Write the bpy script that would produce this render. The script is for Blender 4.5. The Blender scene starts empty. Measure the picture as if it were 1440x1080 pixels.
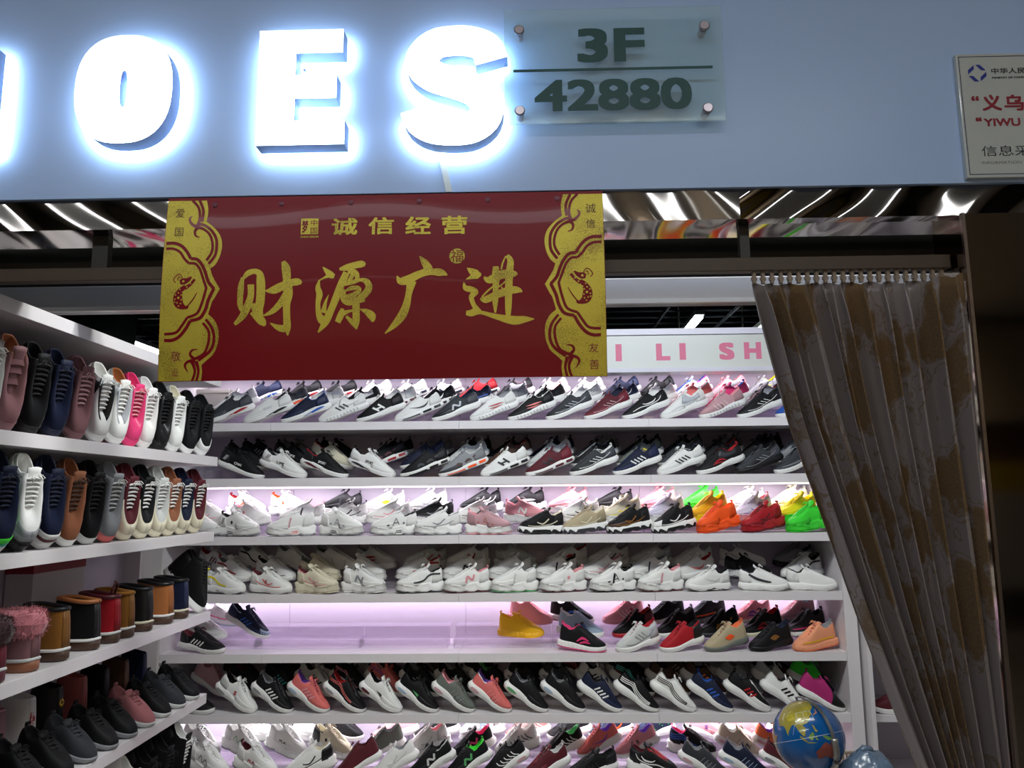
import bpy, bmesh, math, random
from mathutils import Vector, Matrix
from mathutils.bvhtree import BVHTree

random.seed(7)
SC = bpy.context.scene
COL = SC.collection
PI = math.pi

# ------------------------------------------------------------------ camera, world, exposure
YAW, PITCH, ROLL, EYE = math.radians(1.3), math.radians(8.4), math.radians(0.5), 1.6
FPX = 1082.0
fw = Vector((-math.sin(YAW) * math.cos(PITCH), math.cos(YAW) * math.cos(PITCH), math.sin(PITCH)))
rt = fw.cross(Vector((0, 0, 1))).normalized()
up = rt.cross(fw)
R_ = rt * math.cos(ROLL) - up * math.sin(ROLL)
U_ = up * math.cos(ROLL) + rt * math.sin(ROLL)
cam = bpy.data.cameras.new('camera')
cam.sensor_width = 36
cam.lens = 36 * FPX / 1440
cam.clip_start = 0.02
co = bpy.data.objects.new('camera', cam)
COL.objects.link(co)
M3 = Matrix((R_, U_, -fw)).transposed()
co.matrix_world = Matrix.Translation((0, 0, EYE)) @ M3.to_4x4()
SC.camera = co

def ray(px, py):
    return fw + R_ * ((px - 720) / FPX) - U_ * ((py - 540) / FPX)
def atY(px, py, Y):          # a pixel of the photograph on the upright plane at depth Y
    d = ray(px, py)
    return Vector((0, 0, EYE)) + d * (Y / d.y)
def atX(px, py, X):
    d = ray(px, py)
    return Vector((0, 0, EYE)) + d * (X / d.x)

W = bpy.data.worlds.new('world')
SC.world = W
W.use_nodes = True
W.node_tree.nodes['Background'].inputs[0].default_value = (0.75, 0.82, 1.0, 1)
W.node_tree.nodes['Background'].inputs[1].default_value = 0.05
SC.view_settings.view_transform = 'Standard'
SC.view_settings.look = 'None'
SC.view_settings.exposure = 0.0
SC.view_settings.gamma = 1
SC.view_settings.use_curve_mapping = False

def area(name, loc, size, power, color, rot=(0, 0, 0), spread=PI):
    l = bpy.data.lights.new(name, 'AREA')
    l.shape = 'RECTANGLE'
    l.size, l.size_y = size
    l.energy = power
    l.color = color
    l.spread = spread
    o = bpy.data.objects.new(name, l)
    o.location = loc
    o.rotation_euler = rot
    COL.objects.link(o)
    return o
# corridor lamps in front of the shop (the fittings themselves are built below), unseen lights added over the shop floor
area('corridor_light', (-0.4, -0.5, 3.58), (4.6, 0.2), 48, (0.84, 0.92, 1.0))
area('corridor_light', (0.5, -4.4, 3.58), (7.0, 0.2), 130, (0.95, 0.95, 0.92), (-0.95, 0, 0), 2.0)  # added wash to brighten the shop opposite, has no fitting
area('shop_fill_light', (-0.55, 2.45, 3.05), (1.0, 0.2), 19, (0.95, 0.98, 0.97))
area('shop_fill_light', (0.60, 2.15, 3.05), (1.9, 0.2), 46, (0.95, 0.98, 0.97), (math.radians(12), 0, 0))

# ------------------------------------------------------------------ helpers
def lin(h):
    h = h.lstrip('#')
    out = []
    for i in (0, 2, 4):
        c = int(h[i:i + 2], 16) / 255
        out.append(c / 12.92 if c <= 0.04045 else ((c + 0.055) / 1.055) ** 2.4)
    return out
_M = {}
def mat(color, rough=0.6, metal=0.0, bump=0.0, scale=200.0, coat=0.0, var=0.0, vscale=30, sheen=0.0, key=None, spec=0.5):
    k = key or (str(color), rough, metal, bump, scale, coat, var, vscale, sheen, spec)
    if k in _M:
        return _M[k]
    m = bpy.data.materials.new('material')
    m.use_nodes = True
    nt = m.node_tree
    b = nt.nodes['Principled BSDF']
    c = lin(color) if isinstance(color, str) else list(color)
    b.inputs['Base Color'].default_value = (*c, 1)
    b.inputs['Roughness'].default_value = rough
    b.inputs['Metallic'].default_value = metal
    b.inputs['Coat Weight'].default_value = coat
    b.inputs['Sheen Weight'].default_value = sheen
    b.inputs['Specular IOR Level'].default_value = spec
    if bump or var:
        tc = nt.nodes.new('ShaderNodeTexCoord')
    if var:
        n = nt.nodes.new('ShaderNodeTexNoise')
        n.inputs['Scale'].default_value = vscale
        n.inputs['Detail'].default_value = 3
        nt.links.new(tc.outputs['Object'], n.inputs['Vector'])
        r = nt.nodes.new('ShaderNodeMix')
        r.data_type = 'RGBA'
        r.inputs[6].default_value = (*[x * (1 - var) for x in c], 1)
        r.inputs[7].default_value = (*[min(1, x * (1 + var)) for x in c], 1)
        nt.links.new(n.outputs['Fac'], r.inputs[0])
        nt.links.new(r.outputs[2], b.inputs['Base Color'])
    if bump:
        n = nt.nodes.new('ShaderNodeTexNoise')
        n.inputs['Scale'].default_value = scale
        n.inputs['Detail'].default_value = 2
        nt.links.new(tc.outputs['Object'], n.inputs['Vector'])
        bp = nt.nodes.new('ShaderNodeBump')
        bp.inputs['Strength'].default_value = bump
        bp.inputs['Distance'].default_value = 0.002
        nt.links.new(n.outputs['Fac'], bp.inputs['Height'])
        nt.links.new(bp.outputs['Normal'], b.inputs['Normal'])
    _M[k] = m
    return m
def emit(color, strength):
    k = ('emit', str(color), strength)
    if k in _M:
        return _M[k]
    m = bpy.data.materials.new('lamp_material')
    m.use_nodes = True
    nt = m.node_tree
    nt.nodes.remove(nt.nodes['Principled BSDF'])
    e = nt.nodes.new('ShaderNodeEmission')
    e.inputs[0].default_value = (*color, 1)
    e.inputs[1].default_value = strength
    nt.links.new(e.outputs[0], nt.nodes['Material Output'].inputs[0])
    _M[k] = m
    return m
def clear(color, gloss=0.12, rough=0.03, alpha=0.85):
    k = ('clear', str(color), gloss, alpha)
    if k in _M:
        return _M[k]
    m = bpy.data.materials.new('clear_material')
    m.use_nodes = True
    nt = m.node_tree
    nt.nodes.remove(nt.nodes['Principled BSDF'])
    t = nt.nodes.new('ShaderNodeBsdfTransparent')
    t.inputs[0].default_value = (*color, 1)
    g = nt.nodes.new('ShaderNodeBsdfGlossy')
    g.inputs['Roughness'].default_value = rough
    d = nt.nodes.new('ShaderNodeBsdfDiffuse')
    d.inputs[0].default_value = (*color, 1)
    mx = nt.nodes.new('ShaderNodeMixShader')
    mx.inputs[0].default_value = gloss
    nt.links.new(t.outputs[0], mx.inputs[1])
    nt.links.new(g.outputs[0], mx.inputs[2])
    m2 = nt.nodes.new('ShaderNodeMixShader')
    m2.inputs[0].default_value = alpha
    nt.links.new(d.outputs[0], m2.inputs[1])
    nt.links.new(mx.outputs[0], m2.inputs[2])
    nt.links.new(m2.outputs[0], nt.nodes['Material Output'].inputs[0])
    _M[k] = m
    return m

def mesh(name, V, F, smooth=False):
    me = bpy.data.meshes.new(name)
    me.from_pydata([tuple(v) for v in V], [], F)
    if smooth:
        me.polygons.foreach_set('use_smooth', [True] * len(me.polygons))
    me.update()
    return me
def link(name, me, m=None, parent=None):
    o = bpy.data.objects.new(name, me)
    COL.objects.link(o)
    if parent is not None:
        o.parent = parent
    if m is not None:
        if not me.materials:
            me.materials.append(None)
        o.material_slots[0].link = 'OBJECT'
        o.material_slots[0].material = m
    return o
class MB:
    def __init__(s):
        s.V, s.F = [], []
    def add(s, V, F):
        k = len(s.V)
        s.V += [Vector(v) for v in V]
        s.F += [tuple(i + k for i in f) for f in F]
        return s
    def box(s, a, b):
        x0, y0, z0 = a
        x1, y1, z1 = b
        return s.add([(x0, y0, z0), (x1, y0, z0), (x1, y1, z0), (x0, y1, z0), (x0, y0, z1), (x1, y0, z1), (x1, y1, z1), (x0, y1, z1)],
                     [(0, 3, 2, 1), (4, 5, 6, 7), (0, 1, 5, 4), (1, 2, 6, 5), (2, 3, 7, 6), (3, 0, 4, 7)])
    def tube(s, pts, r, n=6, cap=True):
        pts = [Vector(p) for p in pts]
        rs = r if isinstance(r, (list, tuple)) else [r] * len(pts)
        V, F = [], []
        for i, p in enumerate(pts):
            d = (pts[min(i + 1, len(pts) - 1)] - pts[max(i - 1, 0)]).normalized()
            a = d.orthogonal() if abs(d.z) > 0.95 else d.cross(Vector((0, 0, 1)))
            a.normalize()
            b = d.cross(a)
            for k in range(n):
                t = 2 * PI * k / n
                V.append(p + (a * math.cos(t) + b * math.sin(t)) * rs[i])
        for i in range(len(pts) - 1):
            for k in range(n):
                F.append((i * n + k, i * n + (k + 1) % n, (i + 1) * n + (k + 1) % n, (i + 1) * n + k))
        if cap:
            F.append(tuple(range(n - 1, -1, -1)))
            F.append(tuple((len(pts) - 1) * n + k for k in range(n)))
        return s.add(V, F)
    def lathe(s, prof, c=(0, 0, 0), n=20):
        c = Vector(c)
        V, F = [], []
        for r, z in prof:
            for k in range(n):
                V.append(c + Vector((r * math.cos(2 * PI * k / n), r * math.sin(2 * PI * k / n), z)))
        for i in range(len(prof) - 1):
            for k in range(n):
                F.append((i * n + k, i * n + (k + 1) % n, (i + 1) * n + (k + 1) % n, (i + 1) * n + k))
        F.append(tuple(range(n - 1, -1, -1)))
        F.append(tuple((len(prof) - 1) * n + k for k in range(n)))
        return s.add(V, F)
    def build(s, name, m=None, parent=None, smooth=False, bevel=0.0):
        me = mesh(name, s.V, s.F, smooth)
        if bevel:
            bm = bmesh.new()
            bm.from_mesh(me)
            bmesh.ops.bevel(bm, geom=bm.edges[:], offset=bevel, segments=2, affect='EDGES', profile=0.6)
            bm.to_mesh(me)
            bm.free()
        return link(name, me, m, parent)
def box(name, a, b, m, parent=None, bevel=0.0):
    return MB().box(a, b).build(name, m, parent, bevel=bevel)
def tag(o, label=None, cat=None, group=None, kind=None):
    if label:
        o['label'] = label
    if cat:
        o['category'] = cat
    if group:
        o['group'] = group
    if kind:
        o['kind'] = kind
    return o
def empty(name, loc=(0, 0, 0), rot=(0, 0, 0)):
    o = bpy.data.objects.new(name, None)
    COL.objects.link(o)
    o.location = loc
    o.rotation_euler = rot
    o.empty_display_size = 0.05
    return o
def struct(name, a, b, m):
    return tag(box(name, a, b, m), kind='structure')

def text2d(body, bold=0.0):
    c = bpy.data.curves.new('lettering', 'FONT')
    c.body = body
    c.resolution_u = 4
    o = bpy.data.objects.new('lettering', c)
    COL.objects.link(o)
    dg = bpy.context.evaluated_depsgraph_get()
    me = bpy.data.meshes.new_from_object(o.evaluated_get(dg))
    V = [(v.co.x, v.co.y, 0) for v in me.vertices]
    F = [tuple(p.vertices) for p in me.polygons]
    bpy.data.objects.remove(o)
    bpy.data.curves.remove(c)
    bpy.data.meshes.remove(me)
    if bold:                                   # heavier weight: shifted copies of the outline
        V0, F0, V, F = V, F, [], []
        for k in range(9):
            dx, dy = (k % 3 - 1) * bold, (k // 3 - 1) * bold
            n = len(V)
            V += [(x + dx, y + dy, k) for x, y, _ in V0]
            F += [tuple(i + n for i in f) for f in F0]
    x0, x1 = min(v[0] for v in V), max(v[0] for v in V)
    y0, y1 = min(v[1] for v in V), max(v[1] for v in V)
    return [((x - x0) / (x1 - x0), (y - y0) / (y1 - y0), k * 2e-5) for x, y, k in V], F
def text_on(name, body, p, w, h, Y, m, parent, bold=0.0, lean=0.0):
    """flat print on the upright plane Y; p is the lower corner at its start"""
    V, F = text2d(body, bold)
    V = [(p[0] + x * w + lean * y * h, Y - k, p[1] + y * h) for x, y, k in V]
    return link(name, mesh(name, V, F), m, parent)
def resample(pts, n):
    """points with any number of components, smoothed by a Catmull-Rom spline"""
    out = []
    m = len(pts)
    for k in range(n):
        t = k * (m - 1) / (n - 1)
        i = min(int(t), m - 2)
        f = t - i
        p0, p1, p2, p3 = pts[max(i - 1, 0)], pts[i], pts[i + 1], pts[min(i + 2, m - 1)]
        out.append([0.5 * ((2 * b) + (-a + c) * f + (2 * a - 5 * b + 4 * c - d) * f * f + (-a + 3 * b - 3 * c + d) * f ** 3)
                    for a, b, c, d in zip(p0, p1, p2, p3)])
    return out
def ribbon2d(pts, n=None, wmin=0.2):
    """a brush stroke of (x, y, width) points as 2D vertices and quads"""
    q = resample(pts, n or (len(pts) - 1) * 6 + 1)
    V, F = [], []
    for i, (x, y, w) in enumerate(q):
        a, b = q[max(i - 1, 0)], q[min(i + 1, len(q) - 1)]
        dx, dy = b[0] - a[0], b[1] - a[1]
        l = math.hypot(dx, dy) or 1
        nx, ny = -dy / l, dx / l
        w = max(w, wmin) / 2
        V += [(x + nx * w, y + ny * w), (x - nx * w, y - ny * w)]
    for i in range(len(q) - 1):
        F.append((2 * i, 2 * i + 1, 2 * i + 3, 2 * i + 2))
    return V, F

# ------------------------------------------------------------------ common materials
white_board = mat('#e2dddf', 0.32, bump=0.05, scale=60, var=0.04, vscale=4)
white_back = mat('#c9bfcf', 0.5)
steel_dark = mat('#2a2724', 0.5)
brown_rail = mat('#4a3a2c', 0.5)
rubber_w = '#dfe0de'

# ------------------------------------------------------------------ the building around the shop
struct('floor', (-8, -6, -0.05), (8, 14, 0.0), mat('#8f8a86', 0.25, var=0.1, vscale=2))
struct('ceiling', (-8, -6, 4.1), (8, 14, 4.2), mat('#1d2024', 0.8))
struct('ceiling_corridor', (-8, -5.9, 3.72), (8, 1.75, 3.80), mat('#b2b2ae', 0.6))
struct('wall_far', (-8, 13.9, 0), (8, 14, 4.1), mat('#15181c', 0.8))
struct('wall_opposite', (-8, -6, 0), (8, -5.9, 4.1), mat('#554a42', 0.5, var=0.2, vscale=0.8))
struct('wall_west', (-8.1, -6, 0), (-8, 14, 4.1), mat('#2b2a2b', 0.7))
struct('wall_east', (8, -6, 0), (8.1, 14, 4.1), mat('#2b2a2b', 0.7))
# side walls of the shop
struct('wall_left', (-1.98, 1.95, 0), (-1.90, 4.50, 2.16), mat('#b9b4b4', 0.6))
struct('wall_right', (2.35, 1.95, 0), (2.43, 4.50, 2.40), mat('#b9b4b4', 0.6))

# painted glass fascia over the opening
def fascia_mat():
    m = mat('#b1c9f0', 0.3, spec=0.3, key='fascia', var=0.02, vscale=1.2)
    return m
struct('wall_front', (-2.6, 1.8, 2.345), (2.6, 1.85, 3.35), fascia_mat())

# polished steel header trim, warped, and its underside
def steel_mat(lean, strength):
    m = bpy.data.materials.new('polished_steel')
    m.use_nodes = True
    nt = m.node_tree
    b = nt.nodes['Principled BSDF']
    b.inputs['Base Color'].default_value = (0.30, 0.265, 0.245, 1)
    b.inputs['Metallic'].default_value = 1
    b.inputs['Roughness'].default_value = 0.09
    tc = nt.nodes.new('ShaderNodeTexCoord')
    mp = nt.nodes.new('ShaderNodeMapping')
    mp.inputs['Scale'].default_value = (0.8, 1.0, 1.6)
    mp.inputs['Rotation'].default_value = (0, math.radians(lean), 0)
    n = nt.nodes.new('ShaderNodeTexWave')
    n.inputs['Scale'].default_value = 2.2
    n.inputs['Distortion'].default_value = 5.0
    n.inputs['Detail'].default_value = 1.0
    n.inputs['Detail Scale'].default_value = 0.9
    bp = nt.nodes.new('ShaderNodeBump')
    bp.inputs['Strength'].default_value = strength
    bp.inputs['Distance'].default_value = 0.06
    nt.links.new(tc.outputs['Object'], mp.inputs[0])
    nt.links.new(mp.outputs[0], n.inputs['Vector'])
    nt.links.new(n.outputs['Fac'], bp.inputs['Height'])
    nt.links.new(bp.outputs['Normal'], b.inputs['Normal'])
    return m
steel = steel_mat(28, 0.17)
struct('trim_1', (-2.6, 1.812, 2.268), (0.52, 1.85, 2.345), steel)
struct('trim_7', (0.5205, 1.812, 2.268), (2.6, 1.85, 2.345), steel_mat(-32, 0.30))
struct('trim_2', (-2.6, 1.85, 2.268), (2.6, 1.95, 2.30), steel)
struct('trim_6', (-2.6, 1.95, 2.30), (2.6, 2.16, 2.345), mat('#2c302c', 0.5))
def band(name, y0, y1, z0, z1, m):
    return struct(name, (-2.6, y0, z0), (2.6, y1, z1), m)
band('trim_3', 2.12, 2.16, 2.285, 2.30, mat('#39403a', 0.45))
band('trim_4', 2.12, 2.17, 2.243, 2.285, mat('#5f5a56', 0.5))

# bronze mirror pilaster beside the curtain
def bronze_mat():
    m = mat((0.30, 0.245, 0.20), 0.07, metal=1.0, key='bronze')
    return m
struct('wall_pilaster', (1.048, 1.8, 0), (2.6, 1.94, 2.268), bronze_mat())
tag(box('trim_5', (1.042, 1.793, 0), (1.05, 1.803, 2.268), mat('#b8a8a0', 0.25, metal=1)), kind='structure')

# aluminium beam across the shop, further in
o = tag(box('steel_beam', (-1.95, 2.42, 2.222), (2.35, 2.50, 2.30), mat('#787370', 0.35, metal=0.5, var=0.05, vscale=3), bevel=0.004),
        'pale grey metal beam spanning the shop behind the curtain rail', 'beam')
box('lower_lip', (-1.95, 2.405, 2.212), (2.35, 2.42, 2.226), mat('#b5b0ac', 0.3, metal=0.7), o)
o = tag(box('ceiling_beam', (-6, 6.0, 3.15), (6, 6.25, 3.62), mat('#23262a', 0.7)), kind='structure')
struct('column', (-4.55, 6.9, 0), (-3.85, 7.3, 4.1), mat('#3c4442', 0.7))

# dark open grid ceiling beyond the sneaker wall
grid = empty('ceiling_grid', (0, 10, 3.62))
tag(grid, kind='structure')
gm = mat('#4a5058', 0.5)
for i in range(17):
    b = MB().box((-6 + i * 0.75 - 0.012, -3.6, -0.03), (-6 + i * 0.75 + 0.012, 3.6, 0.0)).build('grid_bar', gm, grid)
for i in range(24):
    b = MB().box((-6.0, -3.6 + i * 0.31 - 0.008, -0.02), (6.0, -3.6 + i * 0.31 + 0.008, -0.004)).build('grid_bar', gm, grid)
def tube_lamp(x0, y0, x1, y1, z, label, w=0.07, strength=14.0, hang=True):
    d = Vector((x1 - x0, y1 - y0, 0))
    L = d.length
    r = empty('ceiling_lamp', (x0, y0, z), (0, 0, math.atan2(d.y, d.x)))
    box('diffuser', (0, -w / 2, -0.03), (L, w / 2, 0.0), emit((0.93, 1.0, 0.98), strength), r)
    box('housing', (-0.02, -w / 2 - 0.012, 0.001), (L + 0.02, w / 2 + 0.012, 0.05), mat('#aeb4b2', 0.4), r)
    if hang:
        for t in (0.15, 0.85):
            MB().tube([(L * t, 0, 0.05), (L * t, 0, 4.1 - z)], 0.012).build('hanging_rod', mat('#8a8a80', 0.4, metal=0.5), r)
    return tag(r, label, 'lamp', 'ceiling lamps')
tube_lamp(1.72, 7.6, 1.75, 9.0, 3.40, 'white tube lamp above the pink lettered sign, between banner and curtain')
tube_lamp(2.52, 7.9, 2.55, 9.2, 3.40, 'white tube lamp half hidden by the curtain top')
tube_lamp(-4.55, 8.4, -4.5, 9.7, 3.40, 'white tube lamp on a rod between boot rack and red banner', w=0.12)
duct = MB()
duct.add([(-5.6, 8.0, 3.0), (-4.75, 8.0, 3.5), (-4.75, 8.3, 3.5), (-5.6, 8.3, 3.0), (-5.6, 8.0, 3.3), (-4.75, 8.0, 3.78), (-4.75, 8.3, 3.78), (-5.6, 8.3, 3.3)],
         [(0, 3, 2, 1), (4, 5, 6, 7), (0, 1, 5, 4), (1, 2, 6, 5), (2, 3, 7, 6), (3, 0, 4, 7)])
duct.build('air_duct', mat('#6d6c60', 0.6))
tag(bpy.data.objects['air_duct'], kind='structure')
for i, (xx, zz) in enumerate(((-3.6, 3.7), (-2.9, 3.76))):
    struct('ceiling_pipe', (xx, 6.4, zz), (xx + 0.16, 13.5, zz + 0.14), mat('#59605f', 0.6))

# lamp fittings of the corridor, behind the photographer
for i, (x, y) in enumerate(((-2.7, -0.5), (-1.1, -0.5), (0.5, -0.5), (4.6, -0.5), (-2.0, -3.2), (0.4, -3.2))):
    tube_lamp(x, y, x + 1.4, y, 3.64, '%s corridor tube lamp over the passage in front of the shop' % ('first', 'second', 'third', 'fourth', 'fifth', 'sixth', 'seventh')[i], w=0.10, strength=4.0)
tube_lamp(-1.05, 2.45, -0.05, 2.45, 3.10, 'added unseen tube lamp over the boot rack, behind the fascia', w=0.1, strength=4.0)  # fittings added out of view to go with the shop fill lights
tube_lamp(-0.35, 2.15, 1.55, 2.15, 3.10, 'added unseen tube lamp inside the shop behind the lit letters', w=0.1, strength=4.0)
# shop across the passage (seen only as reflections)
struct('wall_fascia', (-8, -5.9, 2.45), (8, -5.6, 3.6), mat('#b7a68c', 0.5))
struct('wall_panel', (-8, -5.9, 1.98), (8, -5.75, 2.45), mat('#4a2f2c', 0.5))
struct('wall_stripe', (-8, -5.9, 1.62), (8, -5.72, 1.98), mat('#a58a1d', 0.5))
struct('wall_poster', (3.6, -5.9, 0.5), (8, -5.72, 1.62), mat('#9a948a', 0.5))
for x in range(-7, 3, 2):
    struct('window', (x, -5.9, 0.3), (x + 1.4, -5.7, 1.6), mat('#c8b9a6' if x % 4 else '#2c2426', 0.4))

# ------------------------------------------------------------------ lit channel letters  (H) O E S
YF = 1.8                                     # front of the painted glass
LF, LB = YF - 0.062, YF - 0.020               # letter front and back
face_m = emit((0.93, 0.97, 1.0), 9.0)
back_m = emit((0.60, 0.80, 1.0), 30.0)
ret_m = mat('#98a3bd', 0.5)
def letter(name, loops, label):
    """loops: list of (V2, F2, outline loops) in plane coordinates (x, z)"""
    V2, F2, outs = loops
    r = empty(name, (sum(v[0] for v in V2) / len(V2), LB, min(v[1] for v in V2)))
    ox, oz = r.location.x, r.location.z
    face = link('lit_face', mesh('lit_face', [(x - ox, LF - LB, z - oz) for x, z in V2], F2), face_m, r)
    bk = link('rear_light', mesh('rear_light', [(x - ox, -0.001, z - oz) for x, z in V2], F2), back_m, r)
    mb = MB()
    for lp in outs:
        n = len(lp)
        V = [(x - ox, LF - LB - 0.002, z - oz) for x, z in lp] + [(x - ox, 0, z - oz) for x, z in lp]
        mb.add(V, [(i, (i + 1) % n, n + (i + 1) % n, n + i) for i in range(n)])
    mb.build('side_return', ret_m, r)
    st = MB()
    for dx, dz in ((0.0, 0.05), (0.0, 0.22)):
        st.tube([(dx, 0, dz), (dx, YF - LB, dz)], 0.004)
    st.build('mounting_stud', ret_m, r)
    return tag(r, label, 'sign letter', 'lit letters of the shop sign')
def P(px, py, Y=LF):
    v = atY(px, py, Y)
    return (v.x, v.z)
def ring_letter(cx, cy, hw, hh, iw, ih, n=48, e=0.82):
    V, F, o1, o2 = [], [], [], []
    for k in range(n):
        t = 2 * PI * k / n
        c, s = math.cos(t), math.sin(t)
        sx, sz = math.copysign(abs(c) ** e, c), math.copysign(abs(s) ** e, s)
        o1.append((cx + hw * sx, cy + hh * sz))
        o2.append((cx + iw * sx, cy + ih * sz))
    V = o1 + o2
    F = [(k, (k + 1) % n, n + (k + 1) % n, n + k) for k in range(n)]
    return V, F, [o1, o2]
c = P(174, 125)
letter('letter_o', ring_letter(c[0], c[1], 0.121, 0.142, 0.009, 0.048), 'glowing white letter O of the shop sign, the widest round one')
x0, z1 = P(366, 44)
x1, z0 = P(484, 203)
wE, hE, s, t = x1 - x0, z1 - z0, 0.092, 0.062
eo = [(x0, z0), (x1, z0), (x1, z0 + t), (x0 + s, z0 + t), (x0 + s, z0 + hE * .5 - t / 2), (x1 - 0.022, z0 + hE * .5 - t / 2), (x1 - 0.022, z0 + hE * .5 + t / 2),
      (x0 + s, z0 + hE * .5 + t / 2), (x0 + s, z1 - t), (x1 - 0.008, z1 - t), (x1 - 0.008, z1), (x0, z1)]
eV = eo + [(x0, z0 + t), (x0, z0 + hE * .5 - t / 2), (x0, z0 + hE * .5 + t / 2), (x0, z1 - t)]
eF = [(0, 1, 2, 3, 12), (12, 3, 4, 13), (13, 4, 5, 6, 7, 14), (14, 7, 8, 15), (15, 8, 9, 10, 11)]
letter('letter_e', (eV, eF, [eo]), 'glowing white letter E of the shop sign')
xs, zs = P(572, 203)
xe, ze = P(704, 38)
S_ = [(.90, .70), (.84, .82), (.68, .875), (.50, .885), (.30, .86), (.165, .76), (.165, .66), (.30, .57), (.52, .51), (.73, .44), (.84, .33), (.82, .21), (.68, .13), (.48, .115), (.28, .135), (.15, .20), (.10, .30)]
sp = [(xs + (xe - xs) * a, zs + (ze - zs) * b, 0.080) for a, b in S_]
sV, sF = ribbon2d(sp, 60, 0.001)
so = [sV[2 * i] for i in range(60)] + [sV[2 * i + 1] for i in range(59, -1, -1)]
letter('letter_s', (sV, sF, [so]), 'glowing white letter S of the shop sign, beside the green numbered plate')
hx = P(-13, 120)[0]
hb = P(0, 205)[1]
hV, hF, ho = [], [], []
H_ = [(-.24, 0), (-.15, 0), (-.15, .10), (-.09, .10), (-.09, 0), (0, 0), (0, .265), (-.09, .265), (-.09, .165), (-.15, .165), (-.15, .265), (-.24, .265)]
ho = [(hx + a, hb + b) for a, b in H_]
letter('letter_h', (ho, [(0, 1, 2, 9, 10, 11), (2, 3, 8, 9), (3, 4, 5, 6, 7, 8)], [ho]), 'glowing white letter cut by the picture edge, before the O')

# thin white strip running down from the S
a, b = atY(618, 205, YF), atY(632, 271, YF)
mb = MB()
w = 0.008
mb.add([(a.x - w, YF - 0.006, a.z), (a.x + w, YF - 0.006, a.z), (b.x + w, YF - 0.006, b.z), (b.x - w, YF - 0.006, b.z),
        (a.x - w, YF - 0.0005, a.z), (a.x + w, YF - 0.0005, a.z), (b.x + w, YF - 0.0005, b.z), (b.x - w, YF - 0.0005, b.z)],
       [(0, 1, 2, 3), (4, 7, 6, 5), (0, 4, 5, 1), (1, 5, 6, 2), (2, 6, 7, 3), (3, 7, 4, 0)])
tag(mb.build('white_strip', mat('#e6eef0', 0.35)), 'thin white strip running down from the lit letter S', 'cable cover')

# ------------------------------------------------------------------ numbered glass plate on four standoffs
pl = empty('number_plate', ((-0.052 + 0.485) / 2, YF, 2.502))
tag(pl, 'frosted green glass plate with unit number, on four steel studs', 'number plate')
YP = YF - 0.028
def child(o, parent):
    o.parent = parent
    o.matrix_parent_inverse = Matrix.Translation(-parent.location)
    return o
glass_m = clear((0.90, 0.97, 0.96), 0.05, 0.06, 0.88)
child(box('glass', (-0.052, YP - 0.008, 2.502), (0.486, YP, 2.805), glass_m, bevel=0.0015), pl)
gtx = mat('#0a4644', 0.5)
p0, p1 = atY(812, 91, YP), atY(905, 41, YP)
child(text_on('lettering', '3F', (p0.x, p0.z), p1.x - p0.x, p1.z - p0.z, YP - 0.0085, gtx, None, 0.034), pl)
p0, p1 = atY(752, 160, YP), atY(971, 111, YP)
child(text_on('lettering', '42880', (p0.x, p0.z), p1.x - p0.x, p1.z - p0.z, YP - 0.0085, gtx, None, 0.030), pl)
p0, p1 = atY(722, 104, YP), atY(1001, 97, YP)
child(box('printed_line', (p0.x, YP - 0.0088, p0.z - 0.001), (p1.x, YP - 0.0082, p0.z + 0.006), gtx), pl)
stud = mat('#b0a3a6', 0.3, metal=.8)
for px, py in ((730, 46), (989, 40), (731, 159), (994, 155)):
    q = atY(px, py, YP)
    mb = MB()
    mb.tube([(q.x, YP - 0.015, q.z), (q.x, YP - 0.013, q.z), (q.x, YP - 0.008, q.z)], [0.0105, 0.013, 0.013], 20)
    mb.tube([(q.x, YP, q.z), (q.x, YF, q.z)], 0.0095, 16)
    child(mb.build('stud', stud, smooth=False), pl)

# ------------------------------------------------------------------ white notice board at the edge
YN = YF - 0.014
nb = empty('notice_board', (1.35, YF, 2.35))
tag(nb, 'white notice board with dark blue border and red lettering, above the bronze mirror', 'notice board')
child(box('board', (1.061, YN, 2.352), (1.72, YF, 2.673), mat('#c3c6c2', 0.18, coat=0.5), bevel=0.002), nb)
navy = mat('#1d2650', 0.5)
YT = YN - 0.0006
def NB(px, py):
    q = atY(px, py, YN)
    return q.x, q.z
mb = MB()
bx0, bz1 = NB(1347, 80)
bz0 = NB(1360, 246)[1]
for (xa, xb, za, zb) in ((bx0, 1.70, bz1 - .0016, bz1), (bx0, 1.70, bz0, bz0 + .0016), (bx0, bx0 + .0016, bz0, bz1)):
    mb.box((xa, YT, za), (xb, YN + .001, zb))
child(mb.build('printed_border', navy), nb)
lx, lz = NB(1374, 103)
mb = MB()
for k in range(4):
    t = PI / 4 + k * PI / 2
    pts = [(0.000, 0.021), (0.0185, 0.006), (0.0185, -0.003), (0.011, -0.001), (-0.001, 0.0095)]
    pts = [(-0.003, 0.022), (0.008, 0.022), (0.0215, 0.007), (0.0105, 0.007)]
    V = []
    for x, z in pts:
        t2 = -k * PI / 2
        V.append((lx + x * math.cos(t2) - z * math.sin(t2), YT, lz + x * math.sin(t2) + z * math.cos(t2)))
    mb.add(V, [(0, 1, 2, 3)])
child(mb.build('emblem', mat('#23308c', 0.5)), nb)
def ntext(body, a, b, m, bold=0.0, name='lettering'):
    p0, p1 = NB(*a), NB(*b)
    child(text_on(name, body, p0, p1[0] - p0[0], p1[1] - p0[1], YT, m, None, bold), nb)
dk = mat('#2a2c33', 0.5)
rdm = mat('#8e1f2e', 0.5)
ntext('中华人民', (1394, 104), (1441, 95), dk, 0.02)
ntext('MINISTRY OF COMMERCE', (1395, 111), (1452, 107), dk, 0.03)
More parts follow.
